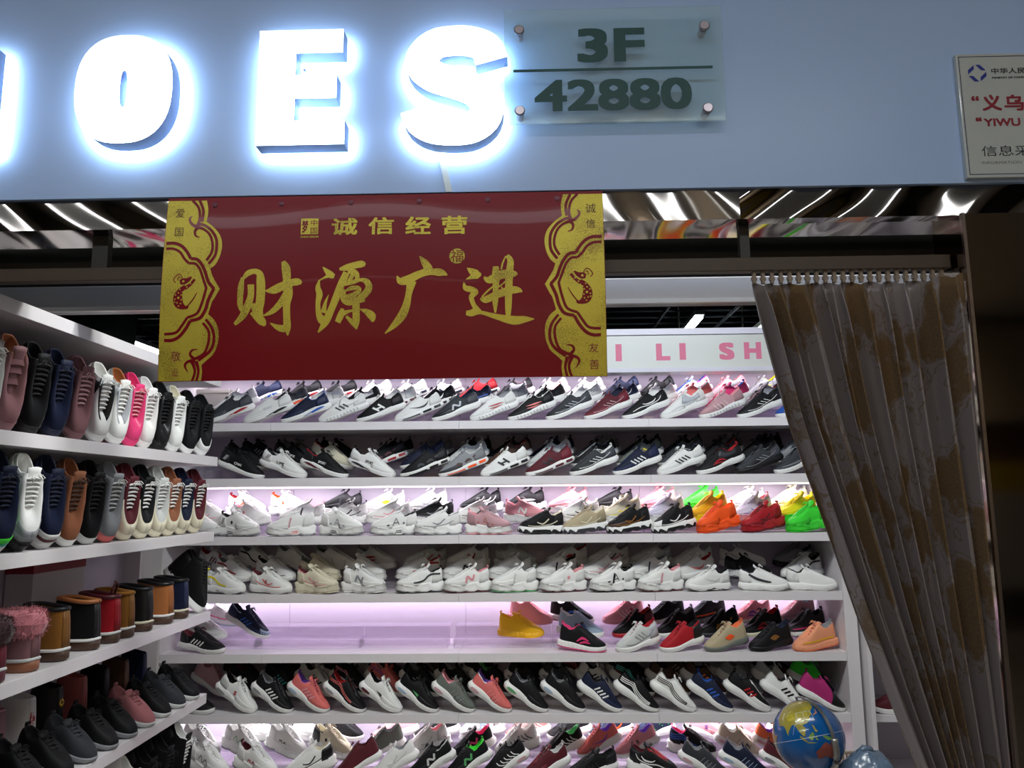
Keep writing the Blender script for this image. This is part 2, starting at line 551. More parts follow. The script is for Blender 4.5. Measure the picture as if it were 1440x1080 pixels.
ntext('“', (1366, 142), (1376, 135), rdm, 0.03)
ntext('义', (1382, 156), (1407, 133), rdm, 0.03)
ntext('乌', (1413, 156), (1438, 133), rdm, 0.03)
ntext('“', (1372, 171), (1380, 165), rdm, 0.05)
ntext('YIWU', (1384, 178), (1434, 166), rdm, 0.03)
ntext('信息采', (1381, 220), (1448, 204), dk, 0.0)
ntext('INFORMATION', (1381, 231), (1436, 226), mat('#7b7f7c', 0.4), 0.0)

# ------------------------------------------------------------------ red banner
YB = 1.795
BX0, BX1 = -0.884, 0.184
BC = (BX0 + BX1) / 2
bn = empty('shop_banner', (BC, YB, 2.338))
tag(bn, 'red banner with gold Chinese characters hanging under the lit sign', 'banner')
def by(x, z):                                # slight belly and a lower edge curling out
    t = (2.338 - z) / 0.46
    return YB - 0.004 - 0.012 * math.sin(PI * min(max(t, 0), 1)) - 0.004 * math.sin(3.1 * (x - BX0) / 1.06 * PI) * t
nx, nz = 48, 24
V, F = [], []
for side in (0, 1):
    for j in range(nz + 1):
        for i in range(nx + 1):
            x = BX0 + (BX1 - BX0) * i / nx
            z = 2.3375 - (2.3375 - 1.880) * j / nz
            V.append((x, by(x, z) + 0.0008 * side, z))
n1 = (nx + 1) * (nz + 1)
for j in range(nz):
    for i in range(nx):
        a = j * (nx + 1) + i
        F.append((a, a + 1, a + nx + 2, a + nx + 1))
        F.append((n1 + a, n1 + a + nx + 1, n1 + a + nx + 2, n1 + a + 1))
red_m = mat('#860818', 0.38, coat=0.06, spec=.2, key='banner_red')
child(link('red_sheet', mesh('red_sheet', V, F, True), red_m), bn)
def gold_mat():
    m = bpy.data.materials.new('gold_print')
    m.use_nodes = True
    nt = m.node_tree
    b = nt.nodes['Principled BSDF']
    tc = nt.nodes.new('ShaderNodeTexCoord')
    n = nt.nodes.new('ShaderNodeTexNoise')
    n.inputs['Scale'].default_value = 420
    n.inputs['Detail'].default_value = 2
    n2 = nt.nodes.new('ShaderNodeTexNoise')
    n2.inputs['Scale'].default_value = 9
    mm = nt.nodes.new('ShaderNodeMath')
    mm.operation = 'ADD'
    cr = nt.nodes.new('ShaderNodeValToRGB')
    cr.color_ramp.elements[0].position = 0.72
    cr.color_ramp.elements[0].color = (0.28, 0.19, 0.02, 1)
    cr.color_ramp.elements[1].position = 1.25
    cr.color_ramp.elements[1].color = (0.64, 0.51, 0.05, 1)
    nt.links.new(tc.outputs['Object'], n.inputs['Vector'])
    nt.links.new(tc.outputs['Object'], n2.inputs['Vector'])
    nt.links.new(n.outputs['Fac'], mm.inputs[0])
    nt.links.new(n2.outputs['Fac'], mm.inputs[1])
    nt.links.new(mm.outputs[0], cr.inputs[0])
    nt.links.new(cr.outputs[0], b.inputs['Base Color'])
    b.inputs['Metallic'].default_value = 0.35
    b.inputs['Roughness'].default_value = 0.45
    return m
gold = gold_mat()
def bp(px, py):
    q = atY(px, py, YB - 0.01)
    return q.x, q.z
def print2d(name, V2, F2, m, lift=0.0006):
    return child(link(name, mesh(name, [(q[0], by(q[0], q[1]) - lift - (q[2] if len(q) > 2 else 0), q[1]) for q in V2], F2), m), bn)
def strokes(name, S, ox, oy, sc, m, lift=0.0006):
    VV, FF = [], []
    for k, st in enumerate(S):
        V2, F2 = ribbon2d(st)
        o = len(VV)
        VV += [bp(ox + x / sc, oy + y / sc) for x, y in V2]
        FF += [tuple(i + o for i in f) for f in F2]
        VV[o:] = [(x, z, k * 2e-5) for x, z in VV[o:]]
    return print2d(name, VV, FF, m, lift)
cai = [[(150, 240, 30), (135, 330, 55), (128, 430, 52), (130, 500, 50), (160, 565, 36)],
       [(155, 250, 25), (200, 200, 50), (260, 182, 48), (305, 205, 60), (316, 270, 78), (317, 360, 80), (312, 450, 80), (302, 530, 70), (325, 590, 30)],
       [(225, 303, 60), (226, 400, 58), (200, 490, 66), (150, 590, 62), (75, 668, 28)],
       [(222, 565, 20), (270, 592, 60), (325, 640, 76), (352, 680, 24)],
       [(240, 480, 44), (275, 550, 66), (300, 590, 60)],
       [(355, 362, 6), (430, 355, 70), (520, 315, 76), (600, 285, 66), (655, 278, 64), (688, 290, 26)],
       [(518, 90, 36), (545, 150, 78), (555, 250, 74), (565, 380, 88), (552, 480, 68), (552, 600, 64), (556, 690, 64), (558, 768, 10)],
       [(400, 655, 8), (460, 690, 46), (520, 705, 66), (570, 680, 50)],
       [(332, 592, 8), (420, 550, 46), (500, 470, 62), (560, 385, 80)]]
yuan = [[(882, 140, 8), (920, 180, 46), (955, 212, 62), (988, 226, 40)], [(930, 222, 34), (890, 242, 16), (850, 264, 10)],
        [(850, 262, 12), (838, 330, 46), (852, 390, 58), (838, 470, 44), (842, 560, 50), (868, 620, 74), (905, 640, 60)],
        [(935, 395, 6), (905, 470, 28), (885, 560, 54)],
        [(1100, 190, 60), (1055, 290, 68), (1012, 400, 68), (962, 520, 62), (905, 640, 66), (835, 738, 12)],
        [(1035, 160, 22), (1100, 145, 58), (1180, 122, 60), (1240, 112, 62), (1270, 122, 30)],
        [(1110, 180, 44), (1165, 180, 46), (1195, 210, 44), (1195, 265, 40)], [(1165, 195, 44), (1120, 270, 30), (1078, 305, 16)],
        [(1080, 308, 12), (1150, 280, 40), (1230, 257, 30), (1285, 275, 56), (1305, 330, 62), (1265, 390, 64), (1215, 422, 50)],
        [(1090, 362, 10), (1140, 335, 40), (1205, 330, 36), (1212, 362, 40), (1150, 400, 46), (1085, 430, 60)],
        [(1070, 345, 36), (1075, 430, 60), (1120, 462, 60), (1200, 440, 66), (1268, 436, 44)],
        [(1185, 450, 70), (1186, 560, 66), (1186, 640, 60), (1186, 708, 12)], [(1062, 520, 30), (1045, 580, 60), (1015, 645, 50)],
        [(1050, 570, 56), (1130, 542, 24), (1215, 526, 16)], [(1095, 590, 22), (1150, 645, 44), (1186, 690, 30)],
        [(1222, 525, 8), (1285, 550, 54), (1330, 590, 74), (1338, 640, 22)]]
guang = [[(360, 125, 6), (405, 180, 56), (440, 240, 70), (430, 275, 60)], [(335, 262, 6), (390, 248, 24), (430, 240, 40)],
         [(172, 292, 6), (200, 335, 58), (265, 325, 72), (360, 280, 62), (450, 262, 50), (540, 265, 62), (597, 288, 8)],
         [(295, 335, 84), (272, 440, 54), (250, 540, 64), (212, 625, 72), (150, 700, 52), (68, 774, 8)]]
jin = [[(762, 228, 4), (800, 255, 52), (845, 282, 70), (882, 282, 20)], [(755, 325, 4), (800, 305, 36), (850, 290, 60)],
       [(735, 350, 6), (750, 395, 44), (800, 410, 50), (835, 432, 46), (800, 470, 44), (815, 530, 38), (845, 575, 44), (870, 602, 46)],
       [(755, 605, 36), (800, 608, 52), (880, 602, 30), (1000, 635, 44), (1150, 668, 72), (1250, 660, 52), (1328, 657, 6)],
       [(790, 590, 16), (820, 578, 22), (850, 580, 30)],
       [(905, 305, 14), (950, 330, 60), (1050, 285, 74), (1150, 278, 56), (1187, 280, 14)],
       [(880, 478, 30), (920, 495, 58), (1010, 455, 62), (1120, 418, 66), (1190, 415, 50), (1227, 430, 10)],
       [(1003, 215, 46), (1006, 300, 66), (1004, 400, 48), (1000, 500, 50), (1000, 605, 14)],
       [(1098, 122, 30), (1128, 170, 52), (1118, 280, 62), (1112, 450, 60), (1110, 560, 54), (1108, 628, 40)],
       [(1090, 130, 14), (1065, 180, 12), (1050, 240, 16)], [(1000, 370, 14), (940, 420, 14), (890, 470, 14)], [(1090, 340, 14), (1060, 365, 10), (1025, 390, 14)],
       [(1040, 375, 10), (1065, 405, 10), (1090, 425, 14)]]
strokes('gold_character', cai, 320, 355, 6.545, gold)
strokes('gold_character', yuan, 320, 355, 6.545, gold)
strokes('gold_character', guang, 530, 340, 6.0, gold)
strokes('gold_character', jin, 530, 340, 6.0, gold)
def btext(body, a, b, m, bold=0.0, lift=0.0006, name='lettering'):
    V2, F2 = text2d(body, bold)
    p0, p1 = bp(*a), bp(*b)
    print2d(name, [(p0[0] + x * (p1[0] - p0[0]), p0[1] + y * (p1[1] - p0[1]), k) for x, y, k in V2], F2, m, lift)
btext('诚', (466, 331), (503, 306), gold, 0.022)
btext('信', (518, 330), (554, 305), gold, 0.022)
btext('经', (570, 330), (606, 304), gold, 0.022)
btext('营', (621, 330), (657, 303), gold, 0.022)
def disc2d(px, py, r, n=28):
    c = bp(px, py)
    return [c] + [(c[0] + r * math.cos(2 * PI * k / n), c[1] + r * math.sin(2 * PI * k / n)) for k in range(n)], [(0, 1 + k, 1 + (k + 1) % n) for k in range(n)]
V2, F2 = disc2d(643, 361, 0.0188)
print2d('seal_disc', V2, F2, gold)
btext('福', (634, 370), (652, 352), red_m, 0.0, 0.0011)
qa, qb = bp(423, 330), bp(448, 307)
print2d('seal_square', [qa, (qb[0], qa[1]), qb, (qa[0], qb[1])], [(0, 1, 2, 3)], gold)
btext('梦', (424.5, 328), (434, 309), red_m, 0.02, 0.0011)
btext('中', (437, 318), (446.5, 309), red_m, 0.0, 0.0011)
btext('国', (437, 329), (446.5, 320), red_m, 0.0, 0.0011)
btext('CHINA DREAM', (423, 335), (448, 332), gold, 0.02)
# gold cloud borders, traced on one side and mirrored for the other
edge = [(290, 281), (292.5, 296), (290.6, 312), (300, 319), (310, 331), (313.5, 345), (311, 360), (305, 372.5), (297.5, 379), (301, 390), (311, 407.5),
        (304, 420), (300, 426), (294.5, 443), (303, 451), (308.5, 464), (308, 480.5), (301.5, 497), (292, 506), (283.4, 513.5), (284, 523.5), (281.5, 539)]
sharp = (2, 8, 10, 14 - 1, 19)
def resharp(pts, n):
    out = []
    cuts = [0] + [i for i in sharp] + [len(pts) - 1]
    for a, b in zip(cuts[:-1], cuts[1:]):
        seg = pts[a:b + 1]
        out += resample(seg, max(2, (b - a) * n + 1))[:-1] if len(seg) > 1 else []
    return out + [list(pts[-1])]
lines = [[(235, 343, 5), (247.5, 343, 5), (257.5, 347.5, 5), (265, 356, 5), (270, 365, 5)], [(270, 365, 5), (279, 366, 5), (286, 374, 5), (291, 385, 5), (295, 397.5, 5), (303, 407.5, 5)],
         [(303, 407, 5), (295, 423, 5), (291, 436, 5), (283, 448, 5), (269, 452, 5)], [(269, 452, 5), (262.6, 463, 5), (253, 474, 5), (242.5, 479, 5), (231.5, 479, 5)],
         [(235, 350.6, 4), (246, 351, 4), (255, 356, 4), (261, 365, 4), (267.5, 371.5, 4)], [(267.5, 371.5, 4), (276, 372, 4), (282.5, 379, 4), (287.5, 392.5, 4), (292.5, 407.5, 4)],
         [(292, 407, 4), (286, 427, 4), (279, 441.6, 4), (265, 447.6, 4)], [(265, 447.6, 4), (257, 459, 4), (248, 468.5, 4), (232, 470.5, 4)],
         [(280, 281, 4.5), (285.6, 296, 4.5), (284, 312, 4.5)], [(270, 281, 4), (279, 292, 4), (281, 307, 4), (278, 318, 5)],
         [(281, 318, 7), (274, 318, 5), (268, 312.5, 4), (267, 307, 3), (270.6, 304, 1)],
         [(277, 316, 5), (285, 316, 4.5), (296, 322.5, 4.5), (304, 334, 4.5), (306, 345, 4.5), (304, 360, 4.5), (295, 372.5, 4)],
         [(277, 319, 6), (287.5, 323, 4), (296, 331, 4), (300, 344, 4), (299, 356, 4), (292, 367.5, 4)], [(280, 319, 6), (275, 325, 4), (276, 332, 3), (282, 334.5, 1)],
         [(291, 450, 4), (300, 463, 4.5), (302, 479, 4.5), (296, 494, 4.5), (279, 507, 5)], [(287, 455, 4), (295, 467, 4), (294, 483, 4), (287, 498, 4), (272, 506, 5)],
         [(274, 506, 6), (268, 499, 4), (271, 493, 3), (279, 492, 1)], [(275, 507, 7), (264, 509, 4), (260, 515, 3.5), (264, 523.5, 1)],
         [(276, 508, 6), (279, 522, 4), (275, 538, 4)], [(270, 508, 6), (274, 522, 4), (268.5, 538, 4)]]
rat_lines = [[(263, 404, 5), (256, 410, 8), (252, 420, 13), (254, 429, 13), (262, 434, 5)], [(255, 398, 6), (260, 397, 9), (266, 395, 6), (271.5, 390.5, 2)],
             [(262, 407, 5), (270, 401, 4), (276, 394, 3.5)], [(249, 399, 1.3), (246, 395, 1.3), (249, 390, 1.3), (254, 387, 1.3), (258, 391, 1.3), (257, 396, 1.3)],
             [(252, 396, 1.2), (253, 391, 1.2), (256, 392, 1.2)], [(258, 434, 3), (264, 433.5, 4.5), (266, 431, 3)], [(266, 431, 1.6), (272, 424, 1.6), (276, 418, 1.3), (279, 413, 1)]]
def flip(q):
    return (2 * BC - q[0], q[1])
for fl in (False, True):
    T = flip if fl else (lambda q: q)
    e = [T(bp(x, y)) for x, y in resharp(edge, 5)]
    z0, z1 = 1.881, 2.337
    VV, FF = [], []
    xo = (BX1 - 0.001) if fl else (BX0 + 0.001)
    for x, z in e:
        z = min(max(z, z0), z1)
        for k in range(5):
            VV.append((x + (xo - x) * k / 4, z))
    for i in range(len(e) - 1):
        for k in range(4):
            FF.append((i * 5 + k, i * 5 + k + 1, i * 5 + k + 6, i * 5 + k + 5))
    print2d('gold_border', VV, FF, gold, 0.0006)
    VV, FF = [], []
    for st in lines:
        a, b = ribbon2d([(x, y, w * 0.92) for x, y, w in st])
        o = len(VV)
        for x, y in a:
            q = T(bp(x, y))
            VV.append((min(max(q[0], BX0 + .001), BX1 - .001), min(max(q[1], z0), z1)))
        FF += [tuple(i + o for i in f) for f in b]
    print2d('cloud_lines', VV, FF, red_m, 0.0011)
    VV, FF = [], []
    for st in rat_lines:
        a, b = ribbon2d(st)
        o = len(VV)
        VV += [T(bp(x, y)) for x, y in a]
        FF += [tuple(i + o for i in f) for f in b]
    print2d('paper_cut_rat', VV, FF, red_m, 0.0011)
    VV, FF = [], []
    spots = [(253, 420), (249, 416), (257, 416), (248, 422), (257, 423), (253, 413), (251, 427), (256, 428), (255, 408), (259, 412), (260, 397), (265, 405), (270, 400), (247.5, 426), (253, 431.5)]
    for k, (x, y) in enumerate(spots):
        c = T(bp(x, y))
        r = 0.0030 if k in (0, 10) else 0.0019
        o = len(VV)
        VV += [(c[0] + r * math.cos(j * PI / 4), c[1] + r * math.sin(j * PI / 4)) for j in range(8)]
        FF.append(tuple(o + j for j in range(8)))
    print2d('paper_cut_spots', VV, FF, gold, 0.0016)
dred = mat('#5e0f14', 0.5)
for ch, x, y, s in (('爱', 253, 306, 13), ('国', 252.5, 333, 12.5), ('敬', 247.5, 508, 14), ('业', 246, 529, 11), ('诚', 830.5, 299.5, 14), ('信', 830.5, 321, 13), ('友', 835, 495.5, 13), ('善', 836, 519, 14)):
    btext(ch, (x - s / 2, y), (x + s / 2, y - s), dred if y < 340 else rdm, 0.0, 0.0012)
# little grommets along the top edge
mb = MB()
for px in (304, 397, 494, 590, 686, 783):
    q = atY(px, 290 - (px - 304) * 0.02, YB)
    y = by(q.x, q.z) - 0.001
    mb.lathe([(0.0065, 0), (0.0065, 0.001), (0.0028, 0.0015)], (0, 0, 0), 14)
    for v in mb.V[-42:]:
        v.x, v.y, v.z = q.x + v.x, y - v.z, q.z + v.y
child(mb.build('grommet', mat('#5a2a38', 0.3, metal=0.5)), bn)
# ------------------------------------------------------------------ sneaker wall (back) and boot rack (side)
YW = 4.0                                     # front edge of the back shelves
DEP = 0.43
TOPS = [2.000, 1.710, 1.412, 1.122, 0.830, 0.540, 0.235]   # upper faces of the seven boards
UX0, UX1 = -1.885, 1.555
unit = empty('sneaker_wall', ((UX0 + UX1) / 2, YW + DEP / 2, 0))
tag(unit, 'white backlit shelf wall packed with sneakers across the back of the shop', 'shelf unit')
ux, uy = unit.location.x, unit.location.y
def ub(name, a, b, m, bevel=0.0):
    return box(name, (a[0] - ux, a[1] - uy, a[2]), (b[0] - ux, b[1] - uy, b[2]), m, unit, bevel)
seams = [UX0, -1.36, -0.37, 0.62, UX1]
for i in range(len(seams) - 1):
    ub('back_panel', (seams[i] + .0008, YW + DEP, 0), (seams[i + 1] - .0008, YW + DEP + 0.016, 2.45), white_back)
for z in TOPS:
    for i in range(len(seams) - 1):
        ub('shelf_board', (seams[i] + .0006, YW, z - 0.042), (seams[i + 1] - .0006, YW + DEP - .001, z), white_board)
ub('top_board', (UX0, YW + 0.112, 2.30), (UX1, YW + DEP - .001, 2.33), white_board)
ub('side_panel', (UX1 + .001, YW - 0.002, 0), (UX1 + 0.062, YW + DEP + .016, 2.45), white_board, 0.002)
ub('side_panel', (UX0 - 0.014, YW, 0), (UX0 - .001, YW + DEP + .016, 2.45), white_board)
ub('plinth', (UX0, YW + 0.03, 0), (UX1, YW + 0.05, 0.19), white_board)
LEDC = (0.97, 0.90, 1.0)
LEDW = (0.97, 0.93, 1.0)
for zz, c, pw, ly in ((2.30, LEDC, 7, .26), (TOPS[1] - 0.042, LEDC, 9.8, .27), (TOPS[3] - 0.042, (0.95, 0.84, 1.0), 4.8, .36), (TOPS[5] - 0.042, LEDW, 10, .28)):
    ub('led_strip', (UX0 + 0.03, YW + ly - .0075, zz - 0.008), (UX1 - 0.03, YW + ly + .0075, zz - 0.0005), emit(c, 2.2))
    area('shelf_light', ((UX0 + UX1) / 2, YW + ly, zz - 0.010), (UX1 - UX0 - 0.1, 0.014), pw, c, (math.radians(9), 0, 0))
# lettered sign box on top
sg = empty('sign_box', (0, YW, 2.2455))
tag(sg, 'long cream sign box with pink lettering on top of the sneaker wall', 'sign')
box('sign_panel', (UX0, 0.012, 0.022), (UX1 + .06, 0.10, 0.20), mat('#d3d3ca', 0.25, coat=0.3), sg)
box('sign_frame', (UX0, 0.0, 0.200), (UX1 + .06, 0.11, 0.232), mat('#dcd8e4', 0.3), sg)
box('sign_frame', (UX0, 0.0, 0.0), (UX1 + .06, 0.11, 0.022), mat('#d4d0da', 0.3), sg)
pinkt = mat('#d9718f', 0.5)
def sgn(body, a, b, bold):
    p0, p1 = atY(*a, YW + .011), atY(*b, YW + .011)
    o = text_on('lettering', body, (p0.x, p0.z - 2.2455), p1.x - p0.x, p1.z - p0.z, 0.0115, pinkt, sg, bold)
sgn('I', (866, 508), (874, 484), 0.06)
sgn('L', (923, 507), (942, 483), 0.06)
sgn('I', (956, 506), (964, 482.5), 0.06)
sgn('S', (1012, 506), (1032, 481.5), 0.05)
sgn('H', (1047, 505), (1070, 481), 0.06)
sgn('O', (1085, 505), (1108, 480.5), 0.06)
sgn('E', (1122, 505), (1142, 480.5), 0.06)
sgn('S', (1155, 505), (1176, 480), 0.05)
sgn('J', (223, 500), (234, 486), 0.06)

# clear stepped risers standing on the boards
acr = clear((0.96, 0.93, 0.98), 0.08, 0.05, 0.93)
ORD = ['top', 'second', 'third', 'fourth', 'fifth', 'sixth', 'seventh']
STEPS = [0.058, 0.047, 0.049, 0.045, 0.046, 0.044, 0.049]
S1, S2 = YW + 0.136, YW + 0.268              # fronts of the two steps
def riser(z, x0, x1, row, label):
    r = empty('display_riser', ((x0 + x1) / 2, S1, z))
    h = (x1 - x0) / 2
    t = 0.003
    STEP = STEPS[row]
    box('lower_step', (-h, 0, STEP - t), (h, S2 - S1, STEP), acr, r)
    box('lower_front', (-h, 0, 0.0002), (h, t, STEP - t), acr, r)
    box('upper_step', (-h, S2 - S1, 2 * STEP - t), (h, 0.255, 2 * STEP), acr, r)
    box('upper_front', (-h, S2 - S1, 0.0002), (h, S2 - S1 + t, 2 * STEP - t), acr, r)
    for s in (-h, h - t):
        box('end_plate', (s, t, 0.0002), (s + t, S2 - S1, STEP - t), acr, r)
    return tag(r, label, 'riser', 'clear risers on the %s shelf' % ORD[row])
for row, z in enumerate(TOPS):
    if row == 4:
        xs = [(-1.83, -1.455), (-1.45, -0.905), (-0.90, -0.44), (-0.41, 0.10), (0.105, 0.60), (0.605, 1.10), (1.105, 1.54)]
        names = ['clear riser on the fifth shelf, behind the striped navy sneaker', 'empty clear riser on the fifth shelf, first one along from the boot rack',
                 'empty clear riser on the fifth shelf, second one along from the boot rack', 'clear riser on the fifth shelf carrying the yellow and pink sneakers',
                 'clear riser on the fifth shelf under black ribbed sneakers', 'clear riser on the fifth shelf under grey and black sneakers', 'clear riser at the curtain end of the fifth shelf']
    else:
        xs = [(-1.87, -0.38), (-0.37, 0.60), (0.61, 1.54)]
        names = ['clear stepped riser on the %s shelf, %s' % (ORD[row], w) for w in ('boot rack end', 'middle', 'curtain end')]
    for (a, b), nm in zip(xs, names):
        riser(z, a, b, row, nm)

# boot rack along the side wall
RX = -1.47                                   # its front edge
RY0, RY1 = 1.96, 3.60
RTOP = [1.800, 1.455, 1.100, 0.740, 0.380]
rack = empty('boot_rack', (RX - 0.2, (RY0 + RY1) / 2, 0))
tag(rack, 'white side shelf rack of boots and high-tops along the shop wall', 'shelf unit')
rx, ry = rack.location.x, rack.location.y
def rb(name, a, b, m, bevel=0.0):
    return box(name, (a[0] - rx, a[1] - ry, a[2]), (b[0] - rx, b[1] - ry, b[2]), m, rack, bevel)
rb('back_panel', (-1.895, RY0, 0), (-1.88, RY1 - .02, 1.412), white_back)
rb('shaded_upper_panel', (-1.895, RY0, 1.4125), (-1.88, RY1 - .02, 2.17), mat('#1d1b1e', 0.6))  # near-black colour stands in for shade and unbuilt dark boots
for z in RTOP:
    rb('shelf_board', (-1.879, RY0, z - 0.042), (RX, RY1, z), white_board, 0.0015)
rb('top_board', (-1.879, RY0, 2.132), (RX, RY1 - 0.3, 2.175), white_board, 0.0015)
rb('top_board', (-1.879, RY1 - 0.299, 2.132), (RX, RY1, 2.175), white_board, 0.0015)
rb('end_panel', (-1.879, RY1 - 0.02, 0), (-1.80, RY1 - 0.001, 2.131), white_board)
rb('end_panel', (-1.879, RY0 - 0.02, 0), (RX - 0.02, RY0 - 0.001, 2.131), white_board)
# sloping rests that hold the high-tops nose down
for z in RTOP[:2]:
    ang = math.radians(54)
    c, s = math.cos(ang), math.sin(ang)
    a = Vector((RX - 0.075, 0, z + 0.002))
    q = a + Vector((-c, 0, s)) * 0.20
    n = Vector((-s, 0, -c)) * 0.006
    mb = MB()
    V = []
    for y in (RY0 + .01 - ry, RY1 - .03 - ry):
        for p in (a, q, q + n, a + n):
            V.append((p.x - rx, y, p.z))
    mb.add(V, [(0, 1, 2, 3), (7, 6, 5, 4), (0, 4, 5, 1), (1, 5, 6, 2), (2, 6, 7, 3), (3, 7, 4, 0)])
    mb.build('sloping_rest', mat('#4c494c', 0.6), rack)
# a second white cupboard past the sneaker wall
cb = empty('corner_cabinet', (2.0, 4.2, 0))
tag(cb, 'white open cabinet beyond the sneaker wall, half hidden by the curtain', 'cabinet')
box('side_panel', (-0.365, -0.25, 0), (-0.345, 0.2, 2.3), white_board, cb)
box('side_panel', (0.30, -0.25, 0), (0.32, 0.2, 2.3), white_board, cb)
box('back_panel', (-0.344, 0.18, 0), (0.299, 0.2, 2.3), mat('#bdb6bf', 0.5), cb)
for z in (0.18, 0.5, 0.82, 1.14, 1.46, 1.78, 2.1):
    box('shelf_board', (-0.344, -0.2, z), (0.299, 0.179, z + 0.03), white_board, cb)
# ------------------------------------------------------------------ shoe builder
def sm(a, b, t):
    t = min(max((t - a) / (b - a), 0), 1)
    return t * t * (3 - 2 * t)
def plin(tab, t):
    for (a, u), (b, v) in zip(tab[:-1], tab[1:]):
        if t <= b:
            return u + (v - u) * (t - a) / (b - a)
    return tab[-1][1]
BASE = dict(tw=.52, L=0.264, hs=0.033, fs=0.023, spring=0.012, collar=0.090, dip=0.070, top=0.101, vamp=0.059, xo=0.66, xt=0.38, x0=0.03, kind='run', wide=1.0, k=0.88, puff=0.0, n=44, flare=0.003, hflare=0.006, boot=False, laces=5, tongue=0.016)
STY = {
    'run': {},
    'blk': dict(kind='block', hs=0.030, fs=0.020),
    'air': dict(L=.236, kind='air', hs=0.040, fs=0.024, spring=0.014, hflare=0.012, collar=0.098, dip=0.077, top=0.106, xo=.65, xt=.37, k=.88, laces=5),
    'dad': dict(kind='wavy', hs=0.050, fs=0.038, spring=0.010, L=0.234, wide=1.04, collar=0.118, dip=0.098, top=0.128, vamp=0.082, xo=.61, xt=.35, k=.94, puff=0.003, flare=0.006, hflare=0.008, laces=6, tongue=.020),
    'saw': dict(kind='saw', hs=0.044, fs=0.036, spring=0.008, n=56, L=0.234, wide=1.04, collar=0.112, dip=0.094, top=0.122, vamp=0.078, xo=.62, xt=.36, k=.92, puff=0.002, flare=0.005, laces=6, tongue=.018),
    'knit': dict(L=.238, kind='rib', hs=0.034, fs=0.025, n=64, collar=0.112, dip=0.092, top=0.118, vamp=0.064, xo=0.62, laces=4, tongue=0.006),
    'sock': dict(L=.236, kind='run', hs=0.033, fs=0.022, collar=0.110, dip=0.090, top=0.114, vamp=0.060, xo=0.64, laces=4, tongue=0.008),
    'crt': dict(kind='bumpy', hs=0.040, fs=0.030, L=0.236, collar=0.104, dip=0.084, top=0.114, vamp=0.070, xo=.64, xt=.37, k=.9),
    'slp': dict(L=.226, kind='flat', hs=0.022, fs=0.018, spring=0.006, collar=0.078, dip=0.062, top=0.082, vamp=0.056, xo=0.66, laces=4, tongue=0.010, puff=0.003, k=0.9),
    'cnv': dict(tw=.30, kind='cup', hs=0.032, fs=0.028, spring=0.004, L=0.250, collar=0.156, dip=0.150, top=0.166, vamp=0.078, xo=0.68, xt=0.40, k=.9, laces=7, puff=0.002, flare=0.002, hflare=0.002, tongue=0.012),
    'htp': dict(tw=.30, kind='cup', hs=0.034, fs=0.026, spring=0.006, L=0.250, collar=0.158, dip=0.150, top=0.172, vamp=0.080, xo=0.68, xt=0.40, k=.9, laces=7, puff=0.003, tongue=0.018),
    'htr': dict(tw=.30, kind='layer', hs=0.066, fs=0.060, spring=0.006, L=0.250, collar=0.164, dip=0.154, top=0.178, vamp=0.104, xo=0.68, xt=0.40, k=.9, laces=7, puff=0.003, tongue=0.018),
    'bot': dict(kind='welt', hs=0.038, fs=0.034, spring=0.006, L=0.262, wide=1.10, collar=0.168, dip=0.164, top=0.168, xo=0.56, xt=0.50, x0=0.035, boot=True, laces=0, tongue=0, vamp=0.168, flare=0.003),
    'tal': dict(kind='welt', hs=0.036, fs=0.030, spring=0.006, L=0.188, wide=1.08, collar=0.205, dip=0.205, top=0.205, xo=0.56, xt=0.50, x0=0.035, boot=True, laces=0, tongue=0, vamp=0.205, flare=0.002),
}
